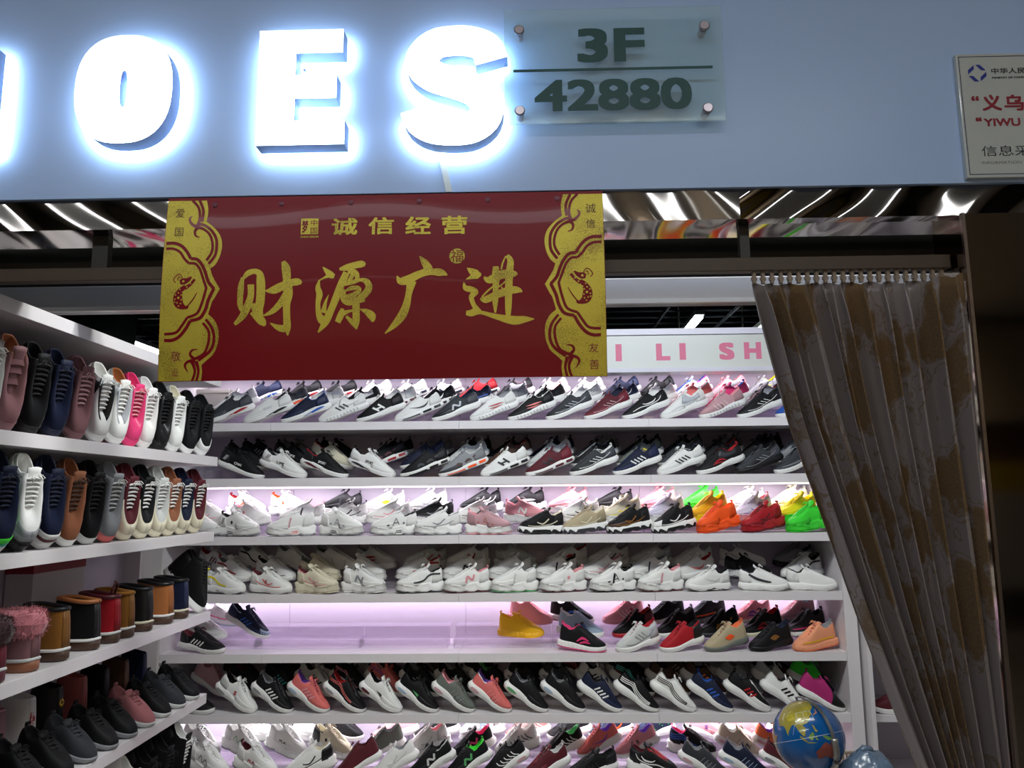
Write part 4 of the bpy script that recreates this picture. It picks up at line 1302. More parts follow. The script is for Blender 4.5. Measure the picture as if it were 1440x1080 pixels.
NTH = ['first', 'second', 'third', 'fourth', 'fifth', 'sixth', 'seventh', 'eighth', 'ninth', 'tenth', 'eleventh', 'twelfth', 'thirteenth', 'fourteenth', 'fifteenth', 'sixteenth', 'seventeenth', 'eighteenth', 'nineteenth', 'twentieth']
TIER_Y = [YW + 0.060, YW + 0.194, YW + 0.328]
TIER_W = ['front', 'middle', 'rear']
KINDW = dict(run='runner', blk='runner', air='cushioned sneaker', dad='chunky sneaker', saw='sawtooth-soled sneaker', knit='knit sneaker', sock='knit sneaker', crt='sneaker', slp='walking shoe')
used_labels = {}
def row(idx, tier, py, pitch, text, style0):
    """one line of sneakers: each item is  px dir style upper [key=value ...]"""
    items = [l.split() for l in text.strip().split('\n') if l.strip()]
    descs = []
    for it in items:
        kv = dict(x.split('=') for x in it[4:])
        pr = [x.split(':') for x in kv.get('d', '').split(',') if x]
        ph = [x for x in pr if x[0] in PHRASE]
        pa = [x.split(':') for x in kv.get('o', '').split(',') if x]
        w = KINDW[it[2]]
        d = NAME[it[3]] + ' ' + w
        if ph:
            d += ' with %s %s' % (NAME[ph[0][1]], PHRASE[ph[0][0]])
        elif pa:
            nm = PANELS[pa[0][0]][0].replace('_', ' ')
            d += ' with %s %s' % (NAME[pa[0][1]], nm)
        elif any(x[0] == 'wedge' for x in pr):
            d += ' with %s wedge in the sole' % NAME[[x for x in pr if x[0] == 'wedge'][0][1]]
        elif kv.get('s', 'wh') != 'wh':
            d += ' on a %s sole' % NAME[kv['s']]
        elif kv.get('i', it[3]) != it[3]:
            d += ' with %s lining' % NAME[kv['i']]
        descs.append((d, kv, pr, pa))
    # ease neighbours apart where they would run into each other
    X = [atY(float(it[0]), py, TIER_Y[tier]).x for it in items]
    for _ in range(300):
        for k in range(len(X) - 1):
            pk = min(float(descs[k][1].get('p', pitch)), float(descs[k + 1][1].get('p', pitch)))
            need = .242 if pk < 6 else .216 if pk < 15 else .201 if pk < 23 else .184
            if items[k][1] != items[k + 1][1]:
                need = max(need, .295 if items[k][2] in ('run', 'blk') else .285)
            elif 'dad' in (items[k][2], items[k + 1][2]) and pk < 20:
                need = max(need, .243)
            elif 'saw' in (items[k][2], items[k + 1][2]) and pk < 12:
                need = max(need, .244)
            elif pk < 15:
                need = max(need, .222)
            gap = X[k + 1] - X[k]
            if gap < need:
                X[k] -= (need - gap) / 2
                X[k + 1] += (need - gap) / 2
        X[0] = max(X[0], UX0 + .145)
        X[-1] = min(X[-1], UX1 - .13)
    for k, (it, (d, kv, pr, pa)) in enumerate(zip(items, descs)):
        px, dr, sty, upc = float(it[0]), it[1], it[2], it[3]
        y = TIER_Y[tier] + float(kv.get('y', 0))
        x = X[k]
        pt = math.radians(float(kv.get('p', pitch)))
        yaw = (0 if dr == 'R' else PI) + math.radians(float(kv.get('yaw', 0)) + (-1 if dr == 'R' else 1) * (8 if float(kv.get('p', pitch)) > 17 else 18.5 if sty == 'dad' else 16) + random.uniform(-1, 1))
        z = TOPS[idx] + (0, STEPS[idx], 2 * STEPS[idx])[tier] + 0.0006 - lowest(sty, pt) + float(kv.get('z', 0))
        place = '%s tier, %s shelf' % (TIER_W[tier], ORD[idx])
        lab = '%s, %s' % (d, place)
        if sum(1 for e in descs if e[0] == d) > 1:
            lab = '%s, %s from boot rack, %s' % (d, NTH[k], place)
        sh = make_shoe('sneaker', sty, upc, (x, y, z), (0, pt, yaw), sole=kv.get('s', 'wh'), out=kv.get('b'), lace=kv.get('l'), lin=kv.get('i'), tongue=kv.get('t'), tab=kv.get('tab'),
                       prints=pr, panels=pa, skip=('laces',) if kv.get('nolace') else ())
        tag(sh, lab, 'sneaker', 'sneakers on the %s shelf' % ORD[idx])
# ------------------------------------------------------------------ sneakers, shelf by shelf (px, toe direction, style, colour, details)
row(0, 0, 575, 20.5, '''
325 L run dg d=wedge:rd i=bk l=bk
386 L run wh d=eva:sv,wedge:bk i=wh
443 L run nv d=wedge:bl i=bl
499 L run wh d=bars3:bk,ribs:gy o=side:wh i=bk
548 L blk bk d=hh:wh,block:wh i=bk l=wh
607 L blk wh d=check:bk,block:bk i=bk
661 L run dg d=nn:sv i=nv o=guard:bk
712 L run wh d=dart:rd,ribs:gy i=wh
763 L run bk d=dart:sa,ribs:gy o=eye:wh i=wh
814 L run dg d=ridge:sv o=guard:bk i=wh l=wh
863 L run mr d=ridge:mv i=mr
917 L run bk d=swirl:wh i=bk
969 L run wh d=swirl:sv o=side:sv i=wh
1025 L run mv d=lines:wh,ribs:gy o=collar:pk i=pk l=wh
1076 L run bk d=ridge:wh i=bk
1134 L run bl d=band:wh i=nv
''', 'run')
row(0, 1, 570, 20, '''
332 L run wh l=wh i=wh
408 L run dg d=wedge:no i=dg
452 L run wh i=wh o=eye:lg
507 L run bk d=bars3:wh o=side:wh i=bk
556 L blk wh d=hh:rd,block:mr i=bk
615 L blk bk d=check:wh,block:bk i=bk
668 L blk nv d=band:bl,block:wh i=nv
720 L run gy d=hh:sv o=guard:bk i=bk
770 L run bk d=hh:wh o=eye:wh i=rd
820 L run wh d=swirl:sv o=collar:gy i=wh
870 L run nv d=swirl:wh i=nv
922 L run wh d=swirl:sv i=bk
967 L run sa d=lines:wh o=collar:tl,toe:pk i=pk
1020 L run hp d=dart:pu o=collar:rd i=bl
1074 L run gy d=lines:wh o=eye:mr,collar:rd i=mr
''', 'run')
row(0, 2, 565, 20, '''
368 L run nv d=wedge:bl i=nv
432 L run bk d=wedge:rd i=bk
474 L run bk d=wedge:rd o=eye:dg i=bk
528 L run wh d=swirl:gy i=wh
578 L blk wh d=hh:bk,block:nv i=bk
627 L blk lg d=hh:nv,block:nv i=nv
674 L blk rd d=check:mr,block:bk i=rd
718 L run bk d=band:mr o=side:gy i=mr
780 L run wh d=hh:bk i=wh
825 L run wh d=eva:bk o=collar:lg i=wh
869 L run nv d=eva:sv i=nv
917 L run bk d=eva:sv i=bk
964 L run sv d=lines:wh o=eye:bl,collar:hp i=bl
1013 L run pk d=lines:wh o=side:gy i=pk
1068 L run gy d=dart:yl o=collar:dg,guard:dg i=yl
''', 'run')
row(1, 0, 655, 19.5, '''
338 R blk bk d=cnai:wh,block:wh,heel3:lg i=bk
397 R run wh d=life:dg,heel3:mr i=bk
455 R run bk d=sport:wh,wedge:mr o=collar:rd i=bk
527 R run wh d=sport:bk,wedge:dg i=bk
595 L blk bk d=camo:dg,block:bk i=bk b=bk
652 L blk gy d=camo:br,block:no o=guard:dg i=wh
712 L blk wh d=hh:bk,block:bk i=bk
775 L blk mr d=hh:bk,block:mr i=mr
837 L run dg d=ridge:wh o=guard:bk,collar:wh i=wh
898 L run nv d=bars4:wh i=nv
960 L run wh d=bars4:bk i=bk
1018 L run bk d=flame:rd o=side:dg i=rd
1072 L run dg d=ridge:gy s=bk o=guard:bk i=bk
1118 L run dg d=band:gy i=bk
''', 'run')
row(1, 1, 650, 19.5, '''
345 R run bk d=life:lg i=bk
412 R run bk d=life:wh,heel3:wh i=bk
470 R run cr d=sport:bk o=collar:rd i=bk
537 L blk bk d=camo:mr,block:rd i=bk
598 L blk nv d=block:wh i=nv
656 L run lg d=lines:gy o=toe:gy i=wh
717 L run br d=hh:mr o=collar:rd i=bk
775 L run lg d=bars4:gy i=wh
838 L run bk d=ridge:wh o=eye:wh i=gy
902 L run ol d=bars4:yl i=bk
962 L run dg d=ridge:sv i=ol
1013 L run bk d=flame:or_ o=collar:rd i=bk
1072 L run bk d=ridge:gy s=dg i=bk
1122 L run gy d=band:lg i=gy
''', 'run')
row(1, 2, 645, 12, '''
368 R run bk d=bars3:gy i=bk
420 R run gy d=lines:tn i=gy
497 R run bk d=life:gy i=bk
540 L run bk d=flame:mr i=bk
603 L run gy d=lines:lg i=gy
655 L run bk i=bk s=dg
717 L run bk d=band:nv i=nv
778 L run nv d=band:bl i=nv
842 L run gy d=swirl:bk i=lg
902 L run bk d=bars4:lg i=bk
962 L run bk d=ridge:yl i=bk
1018 L run gy d=swirl:lg i=gy
1068 L run bk d=ridge:dg s=dg i=bk
''', 'run')
row(2, 0, 735, 0, '''
325 R dad wh d=aaa:sv,badge:bk i=wh
388 R dad wh d=dot:bk,badge:bk,heel3:bk i=bk
454 L dad wh d=strap:mv,badge:sa i=wh
522 R dad wh d=aaa:gy,badge:bk i=wh
588 L dad wh d=aaa:dg,badge:bk o=collar:bk i=bk
656 L dad wh d=lace:gy o=collar:gy i=wh b=gy
724 R dad mv d=aaa:sm i=pk b=pk
793 L saw bk d=lace:cr b=bk i=cr l=bk
861 L saw tn d=lace:cr b=dg i=cr p=6
911 L saw bk d=lace:wk b=bk o=guard:br i=bk p=8
973 L saw bk d=lace:wh b=bk o=toe:wh i=bk p=10
1024 L dad no s=no b=no l=no i=no p=12
1083 L dad rd s=rd b=mr l=mr i=rd p=10 d=lace:mr
1138 L dad ng s=ng b=ng i=ng p=8
''', 'dad')
row(2, 1, 725, 0, '''
338 R dad wh d=lace:pk i=pk o=collar:pk
406 R dad wh d=dot:pk o=collar:gy i=pk
468 L dad wh d=strap:bk i=pk o=heel:wh
535 L dad wh d=lace:bk,badge:bk o=eye:bk i=bk
597 L dad wh d=lace:pk,badge:pk i=wh
662 L dad bk d=lace:gy o=eye:gy i=bk
745 L dad wh d=lace:dg o=collar:bk i=bk
800 R dad pk d=nn:wh i=pk l=wh s=lg
858 L dad wh o=side:lg i=wh d=lace:bk
915 L dad cr d=lace:yl i=cr p=6
965 L dad ir d=lace:sv i=wh p=8
1025 L dad go s=yl b=yl i=yl p=12
1078 L dad ir d=lace:pu o=collar:pk i=pk p=10 s=pk
1132 L dad yl s=ng b=ng i=yl p=8
''', 'dad')
row(2, 2, 715, 0, '''
352 R dad wh d=flame:no o=heel:wh i=rd
416 R dad wh d=dot:no i=no tab=no
480 L dad bk d=strap:dg i=bk l=bk p=2
536 L dad wh d=diam:yl i=wh p=2
590 L dad wh d=lace:gy,badge:bk i=wh p=5
733 L dad bk d=swirl:wh i=bk p=5
791 L dad bk d=dart:wh i=bk p=5
838 L dad pk i=pk d=lace:wh p=5
900 L dad bk d=nn:wh i=bk
957 L dad pk s=pk i=pk l=pk p=4
1012 L dad ng s=ng b=ng i=ng p=4
1070 L dad wh i=wh d=lace:sv
1122 L dad cr d=spots:no i=wh p=4
''', 'dad')
row(3, 0, 818, 0, '''
317 R crt wh d=wave:yl i=lg tab=yl p=3
384 R crt wh d=fh:rd,lace:sa i=mr b=wh p=3
450 R dad cr o=collar:pk d=lace:pk i=mr s=cr
516 R dad wh d=nn:gy o=eye:lg i=wh b=wh
583 L dad wh d=wave:dg b=dg o=collar:wh i=bk
653 L dad wh d=nn:pk b=mr i=pk
722 L dad wh d=strap:lg b=gn o=guard:wh i=lg
791 L dad wh d=dot:pk b=mr i=pk o=collar:pk
861 L dad wh d=aaa:bk,strap:bk b=bk i=bk
931 L dad wh d=strap:pk b=mr i=pk
1002 L crt wh d=check:lg b=bk i=bk
1074 R crt wh d=flag:dg i=dg b=lg
1143 R crt wh i=bk b=wh d=heel3:lg
''', 'dad')
row(3, 1, 810, 0, '''
332 R crt wh d=wave:rd i=gy tab=rd b=bk p=8
391 R crt wh d=fh:bk,lace:dg i=bk b=bk p=6
452 R dad cr o=collar:ol d=lace:ol i=ol s=cr
518 R dad wh d=thin:bk i=wh b=wh
583 L dad wh d=wave:rd b=bk i=rd
653 L dad wh d=nn:bk b=bk i=wh
721 L dad wh d=lace:lg b=mr i=sv
790 L dad wh d=strap:bk b=bk o=collar:bk i=bk
860 L dad wh d=lace:pk b=mr i=pk
928 L dad wh d=strap:dg b=bk i=gy
995 L crt wh d=check:sa b=mr i=rd p=6
1064 R crt bk i=bk p=4
1138 L crt wh d=wave:bk b=bk i=bk p=4
''', 'dad')
row(3, 2, 800, 0, '''
282 R crt wh d=bars3:mr i=rd p=4
348 R crt wh d=wave:bk i=gy b=bk p=10
392 R crt wh i=gy b=bk p=10
455 R dad wh o=collar:ol i=ol
515 R dad lg d=dart:rd i=gy
580 L dad lg d=lace:rd b=bk i=gy
645 L dad wh d=nn:rd b=bk i=gy
715 R dad lg i=lg b=bk
780 L dad wh d=diam:rd b=bk i=rd
846 L dad wh d=lace:bk b=bk i=gy
917 L dad lg d=lace:wh b=bk i=gy
982 L crt wh d=thin:bk i=lg b=wh p=4
1056 R crt wh d=flag:lg i=gy
1121 L crt gy d=wave:wh i=bk b=bk s=bk
''', 'dad')
row(4, 0, 905, 6, '''
284 R run bk d=bars4:wh o=collar:mr i=mr
853 R knit bk d=flame:hp b=hp i=hp p=6
923 L sock lg d=ridge:gy o=heel:sv i=rd l=wh p=12
976 L sock rd o=heel:bk i=bk l=rd p=12
1035 L sock tn d=diam:no i=or_ l=tn s=ol p=10
1093 L sock bk d=diam:wk i=nv s=bk p=8
1156 L knit pc d=band:go i=gy s=pc b=or_ p=7
''', 'knit')
row(4, 1, 895, 6, '''
272 R run wh d=bars4:pk i=pk
313 R run nv d=bars3:bl o=collar:lb,toe:lb i=nv p=26 l=nv
733 R knit go s=go p=1 b=go l=go i=go
846 R knit lb d=flame:bl i=wh
915 L sock bk s=rd b=rd l=rd i=rd o=heel:mr p=12
975 L sock bk o=collar:dg i=gy p=12
1032 L sock bk d=camo:wk i=bk p=10 s=dg
1089 L sock bk d=flame:rd i=rd s=cr p=10
1137 L knit dg d=band:hp b=mr i=bk
''', 'knit')
row(4, 2, 880, 6, '''
308 R run wh d=band:hp b=tl i=wh y=.02
760 R knit pk s=pk b=pk l=pk i=pk
847 R knit bk d=flame:bl b=rd i=wh
910 L sock pk d=zeb:wh i=pk s=pk
970 L sock bk i=bk l=bk p=6
1028 L knit dg d=band:no s=gy i=gy
1085 L sock pk d=flame:pu i=pk p=4
1176 L sock mv d=band:gy i=dg s=gy l=pk p=7
''', 'knit')
row(5, 0, 985, 31, '''
297 R run bk i=bk p=6
345 R air wh d=ess:rd,window:gy o=heel:lg i=bk l=wh
396 R air bk d=bars4:wh,window:gy i=gy
444 R air sa d=bars4:pk,window:lb i=pu
494 R air bk d=wave2:sa,window:gy i=rd
541 R air wh d=tri:dg,window:mr i=bk
592 R air bk d=tri:gn,window:lb i=bk
643 R air ol d=lines:gy,window:mv o=collar:pk i=pk
690 R air sa d=lines:pk,window:mv o=collar:wh i=pu
738 R air bk d=window:gn i=gy
795 R air bk d=window:lb i=gy o=collar:dg
847 R air nv d=bars4:wh i=bk
899 R air bk d=waves:wh i=bk
949 R air wh d=waves:bk i=wh
1000 R air nv d=bars3:bl i=bl tab=bl
1053 R air bk d=bars3:rd o=eye:wh,guard:wh i=bk
1103 R air wh d=bars3:bk i=bk o=collar:lg
1161 R sock mg o=fore:bk i=mg l=mg p=25
''', 'air')
row(5, 1, 970, 26, '''
312 R sock mv i=pk l=mv
362 R air bk d=ess:wh,window:gy i=mr
412 R air bk d=bars4:tl i=bk
458 R air lg d=bars4:bk i=bk
508 R air bk d=wave2:pk i=bk
552 R air sa d=wave2:pu i=pk
603 R air bk d=tri:lg i=gy
652 R air bk d=tri:pk i=gy
700 R air bk o=collar:gn i=gn
748 R air bk i=bk d=window:gy
802 R air dg i=bk d=window:gy
843 R air wh d=bars4:bk i=bk
893 R air bk d=waves:tl o=rand:mr i=bk
946 R air br d=bars3:mr i=bk
1002 R air br d=bars3:or_ o=guard:mr i=bk
1050 R air gy d=bars3:lb i=lg
1098 R air lg d=bars3:pk i=gy l=lg
1147 R sock ng o=fore:nv i=ng l=ng
''', 'air')
row(5, 2, 950, 12, '''
340 R sock br i=mr l=br p=7
408 R air bk d=lines:gy i=gy
476 R air bk d=ess:gy i=bk
544 R air dg d=bars4:lg i=bk
612 R air br d=wave2:gy i=bk
680 R air bk d=tri:gy i=bk
748 R air bk o=collar:dg i=bk
816 R air mr d=waves:sa i=bk
884 R air bk d=swirl:lg i=gy
952 R air br d=bars3:gy i=bk
1020 R air gy d=bars3:bk i=bk
1088 R sock bk o=fore:mr i=bk
''', 'air')
row(6, 0, 1075, 12, '''
303 R dad wh d=thin:bk i=wh
370 R dad wh d=pla:rd o=eye:lg i=mr
438 L dad wh d=lace:bk o=heel:bk i=cr
512 L sock mr i=mr l=mr p=24
572 L air wh d=lace:lg i=gy p=24
627 L air bk d=nn:lg,window:lg i=bk p=24 o=collar:lg
682 L air bk d=nn:gn,window:lg i=ng p=24 o=collar:ng
732 L air bk d=zeb:wh,window:mv i=bk p=24
790 L air mr i=lg l=mr p=16
840 L run bk d=lines:dg i=bk p=8
903 R dad bk d=swirl:wh o=eye:rd i=mr p=6
955 R air dg d=lines:gy,window:mv i=gy p=22
1007 R air nv d=lines:lb,window:lb i=gy p=22
1058 R air mr d=band:br,window:gy i=bk p=22
''', 'air')
row(6, 1, 1062, 12, '''
285 R dad wh d=dart:lb i=wh p=16
332 R dad wh d=thin:gn i=wh p=14
390 R dad wh d=pla:mr i=wh p=14
445 R dad cr d=dot:bk o=collar:bk,heel:bk i=cr p=12
515 L sock ol i=gy l=ol p=16
575 L dad wh d=lace:lg i=pk p=14
625 L air bk d=nn:hp i=hp p=16
683 L dad wh d=zeb:bk i=wh p=14
728 L air bk d=zeb:wh i=gn p=16
783 L air sa d=check:pu i=pu p=23
839 L air pk d=arr:dg i=pu p=20
905 R dad bk d=waves:bl o=collar:pu i=hp p=6
950 R air cr d=lines:br,window:mv i=lg p=20
1002 R air or_ d=lines:br,window:mv i=pu p=20
1050 R air dg d=ess:hp,window:mv i=hp p=20
''', 'air')
row(6, 2, 1045, 8, '''
372 R dad wh d=thin:rd i=wh
476 R dad wh d=dot:bk o=heel:bk i=wh
530 R sock bk i=bk
580 L air pk i=pk
630 L air bk d=nn:wh i=bk
680 L dad lg d=nn:lb i=gy
735 L air sa d=zeb:wh i=sa
785 L air bk d=check:dg i=bk
835 L air nv d=check:no i=nv
885 L air nv d=spots:ng i=nv
950 R air pk d=ess:pu i=pk
1045 R air pk d=window:gy i=pk
1085 R air bk i=hp
''', 'air')

# ------------------------------------------------------------------ boots and high-tops on the side rack
def place_boot(name, cat, group, label, px, py, zi, style, upper, pitch=54, yaw=-24, back=0.0, **kw):
    """toe (or heel) point given by its pixel on the rack's front plane"""
    q = atX(px, py, RX)
    s = shape(style)
    L = s.p['L']
    p = math.radians(pitch)
    y = min(max(q.y, RY0 + .03), RY1 - .04)
    if pitch > 30:
        z = RTOP[zi] + 0.001 - lowest(style, p)
        x = RX - 0.012 - back - (L / 2 + .006) * math.cos(p) - .02 * math.sin(p)
    else:
        z = RTOP[zi] + 0.0006 - lowest(style, p)
        x = RX - 0.010 - back - L / 2
    yw = math.radians(yaw)
    o = make_shoe(name, style, upper, (x, y, z), (0, p, yw), **kw)
    return tag(o, label, cat, group)
G1 = 'high-tops on the upper rack shelf'
def velcro(o, style, c):
    s = shape(style)
    for k, (t, w) in enumerate(((.60, .016), (.52, .016), (.46, .016))):
        mb = MB()
        pts = []
        for a in range(11):
            f = a / 10
            dy = -1 + 2 * f
            z = s.topz(t) + .006 - .010 * dy * dy
            pts.append(Vector(((t - .5) * s.p['L'], dy * .031, z - (.012 if abs(dy) > .85 else 0))))
        V = []
        for q in pts:
            V += [q + Vector((-w / 2, 0, -.008 * 0)), q + Vector((w / 2, 0, -.010)), q + Vector((w / 2, 0, -.007)), q + Vector((-w / 2, 0, .003))]
        F = []
        for i in range(10):
            for j in range(4):
                a, b = i * 4 + j, i * 4 + (j + 1) % 4
                F.append((a, b, b + 4, a + 4))
        F += [(3, 2, 1, 0), (40, 41, 42, 43)]
        mb.add(V, F)
        mb.build('velcro_strap', c, o)
def HT(label, px, py, zi, style, upper, **kw):
    return place_boot('high_top', 'high-top shoe', G1 if zi == 0 else 'high-tops on the second rack shelf', label, px, py, zi, style, upper, **kw)
HT('pale grey high-top with white laces cut by the picture edge, upper rack shelf', 0, 592, 0, 'htp', 'lg', lace='wh', kind='suede')
o = HT('dusty pink suede high-top with three velcro straps on the upper rack shelf', 32, 598, 0, 'htp', 'rs', kind='suede', sole='rs', lin='db', tab='lg', skip=('laces',))
velcro(o, 'htp', cm('rs', 'suede'))
HT('black suede high-top beside the dusty pink velcro one, upper rack shelf', 66, 603, 0, 'htp', 'bk', kind='suede', sole='bk')
HT('navy black high-top with small yellow tag, upper rack shelf', 97, 607, 0, 'htp', 'nv', kind='suede', sole='nv')
HT('pink lace-up high-top with broad satin bow on the upper rack shelf', 127, 612, 0, 'htp', 'rs', kind='suede', sole='rs', lace='mv')
HT('white high-top with black side panels and white laces, upper rack shelf', 156, 618, 0, 'cnv', 'wh', lace='wh', kind='hide', panels=(('side', 'bk'), ('eye', 'bk')))
HT('white high-top with silver glitter sides, upper rack shelf', 181, 622, 0, 'cnv', 'wh', lace='wh', kind='hide', panels=(('side', 'sv'), ('eye', 'sv')), lin='bo')
HT('bright pink high-top with pink laces on the upper rack shelf', 201, 626, 0, 'cnv', 'hp', lace='pk', kind='hide', sole='hp', lin='hp')
HT('plain white high-top with ribbon laces beside the bright pink one', 219, 630, 0, 'cnv', 'wh', lace='wh', kind='hide')
HT('black leather high-top with steel eyelets between two white ones', 240, 633, 0, 'cnv', 'bk', kind='hide', sole='bk')
HT('cream white high-top with round eyelets and white laces, upper rack shelf', 258, 637, 0, 'cnv', 'wh', lace='wh', kind='hide', lin='cr')
HT('black canvas high-top on a thick white sole, upper rack shelf', 278, 640, 0, 'cnv', 'bk', lace='bk')
HT('black high-top with white rubber toe at the end of the upper rack shelf', 297, 643, 0, 'cnv', 'bk', lace='bk', panels=(('toe', 'wh'),))
HT('navy high-top with lime and teal layered sole on the second rack shelf', 16, 778, 1, 'htr', 'nv', kind='suede', sole='wh', out='tl', tab='ng', lace='nv')
HT('white lace-up high-top with grey toe and black sole, second rack shelf', 50, 774, 1, 'htr', 'wh', kind='suede', sole='bk', out='bk', tab='gy', lace='wh', panels=(('toe', 'gy'),))
HT('navy high-top with white sole and red stripe, second rack shelf', 83, 770, 1, 'htr', 'nv', kind='suede', sole='wh', out='mr', tab='wh', lace='nv')
HT('tan brown lace-up boot with folded collar on the second rack shelf', 115, 766, 1, 'htp', 'db', kind='suede', sole='wh', lace='br')
HT('black suede lace-up beside the tan brown boot, second rack shelf', 143, 763, 1, 'htp', 'bk', kind='suede', sole='lg')
HT('grey high-top with rosy red sole on the second rack shelf', 169, 760, 1, 'htp', 'gy', kind='suede', sole='sa', lace='lg')
HT('dark red canvas high-top beside the grey high-top, second rack shelf', 193, 757, 1, 'cnv', 'mr', sole='cr', lace='wh', panels=(('cap', 'cr'),))
HT('black canvas high-top between dark red and white ones, second rack shelf', 215, 755, 1, 'cnv', 'bk', sole='cr', lace='wh', panels=(('cap', 'cr'),))
HT('white canvas high-top between black and salmon ones, second rack shelf', 235, 753, 1, 'cnv', 'lg', sole='cr', lace='wh', panels=(('cap', 'cr'),))
HT('salmon canvas high-top with cream rubber toe, second rack shelf', 252, 751, 1, 'cnv', 'db', sole='cr', lace='wh', panels=(('cap', 'cr'),))
HT('dark navy canvas high-top between salmon and wine ones, second rack shelf', 269, 750, 1, 'cnv', 'nv', sole='cr', lace='wh', panels=(('cap', 'cr'),))
HT('wine red canvas high-top at the end of the second rack shelf', 287, 748, 1, 'cnv', 'mr', sole='cr', lace='wh', panels=(('cap', 'cr'),))

def fur_cuff(o, style, c, n=420):
    s = shape(style)
    random.seed(3)
    mb = MB()
    p = s.p
    cx = ((p['x0'] + p['xo']) / 2 - .5) * p['L']
    rx_, ry_ = (p['xo'] - p['x0']) / 2 * p['L'], .040
    prof = [(rx_ * 0 + .0, 0)]
    V, F = [], []
    n1, n2 = 24, 8
    for i in range(n1):
        a = 2 * PI * i / n1
        for j in range(n2):
            b = 2 * PI * j / n2
            rr = .026 + random.uniform(-.003, .003)
            V.append(Vector((cx + (rx_ + rr * math.cos(b)) * math.cos(a), (ry_ + rr * math.cos(b)) * math.sin(a), p['top'] - .030 + 1.5 * rr * math.sin(b))))
    for i in range(n1):
        for j in range(n2):
            F.append((i * n2 + j, ((i + 1) % n1) * n2 + j, ((i + 1) % n1) * n2 + (j + 1) % n2, i * n2 + (j + 1) % n2))
    mb.add(V, F)
    for k in range(n * 4):
        a, b = random.uniform(0, 2 * PI), random.uniform(0, 2 * PI)
        rr = .025
        q = Vector((cx + (rx_ + rr * math.cos(b)) * math.cos(a), (ry_ + rr * math.cos(b)) * math.sin(a), p['top'] - .030 + 1.5 * rr * math.sin(b)))
        d = Vector((math.cos(b) * math.cos(a), math.cos(b) * math.sin(a), math.sin(b))) + Vector((random.uniform(-.6, .6), random.uniform(-.6, .6), random.uniform(-.6, .4)))
        d.normalize()
        t = d.orthogonal().normalized() * .0011
        e = q + d * random.uniform(.008, .016)
        mb.add([q - t, q + t, e], [(0, 1, 2)])
    tag(mb.build('fur_cuff', c, o, smooth=False), kind='stuff')
def padded_collar(o, style, c, flap=True):
    s = shape(style)
    p = s.p
    mb = MB()
    n = 24
    pts = []
    for i in range(n + 1):
        T = s.topl(2 * PI * i / n)
        pts.append((T.x, T.y * 1.02, T.z - .004))
    mb.tube(pts, .0075, 8, cap=False)
    if flap:
        mb2 = pts
    mb.build('padded_collar', c, o, smooth=True)
def BT(label, px, py, style, upper, group='boots on the third rack shelf', zi=2, **kw):
    return place_boot('boot', 'boot', group, label, px, py, zi, style, upper, pitch=0, yaw=kw.pop('yaw', 176), **kw)
# third rack shelf: boots turned with their heels to the aisle
o = BT('dark wine boot with bushy dark fur cuff at the picture edge, third rack shelf', 10, 952, 'bot', 'mr', kind='suede', sole='mr', out='lg')
fur_cuff(o, 'bot', mat('#321017', 0.9, sheen=0.3))
o = BT('rosy tan boot with a bushy pink fur cuff on the third rack shelf', 58, 938, 'bot', 'rs', kind='suede', sole='db', out='lg')
fur_cuff(o, 'bot', mat('#b96f78', 0.9, sheen=0.4))
o = BT('ochre work boot with black padded collar beside the fur-cuffed boot', 100, 924, 'bot', 'wk', kind='suede', sole='br', out='wh')
padded_collar(o, 'bot', cm('bk', 'hide'))
o = BT('black work boot with brown padded collar on the third rack shelf', 143, 911, 'bot', 'bk', kind='suede', sole='br', out='wh')
padded_collar(o, 'bot', cm('bo', 'hide'))
o = BT('red boot with a red pull loop standing behind the black work boot', 171, 903, 'bot', 'rd', kind='suede', sole='br', out='wh')
padded_collar(o, 'bot', cm('mr', 'hide'))
s = shape('bot')
MB().tube([(-.10, -.012, .165), (-.112, -.012, .200), (-.108, 0, .213), (-.112, .012, .200), (-.10, .012, .165)], .004, 6).build('pull_loop', cm('mr', 'lace'), o, smooth=True)
o = BT('ochre boot with folded collar between red and black boots', 191, 896, 'bot', 'wk', kind='suede', sole='br', out='wh')
padded_collar(o, 'bot', cm('wk', 'suede'))
o = BT('black leather work boot with cream welt on the third rack shelf', 217, 886, 'bot', 'bk', kind='hide', sole='br', out='cr')
padded_collar(o, 'bot', cm('bk', 'hide'))
o = BT('brown work boot with black collar, second last on the third rack shelf', 246, 876, 'bot', 'bo', kind='suede', sole='br', out='wh')
padded_collar(o, 'bot', cm('bk', 'hide'))
o = BT('navy work boot with cream welt at the end of the third rack shelf', 267, 869, 'bot', 'nv', kind='suede', sole='br', out='cr')
padded_collar(o, 'bot', cm('bk', 'hide'))
HT2 = place_boot('high_top', 'high-top shoe', 'boots on the third rack shelf', 'black high-top with thin white sole leaning at the end of third rack shelf', 288, 862, 2, 'cnv', 'bk', pitch=48, yaw=0, lace='bk')
# shoe box lying behind the boots
bx = empty('shoe_box', (-1.825, 2.93, RTOP[2]))
tag(bx, 'red and white shoe box standing behind the boots, third rack shelf', 'box')
box('box_body', (-.05, -.16, .0005), (.05, .16, .245), mat('#c9c2c4', 0.6), bx, 0.001)
box('box_lid', (-.052, -.163, .245), (.053, .163, .29), mat('#8c1626', 0.5), bx, 0.001)
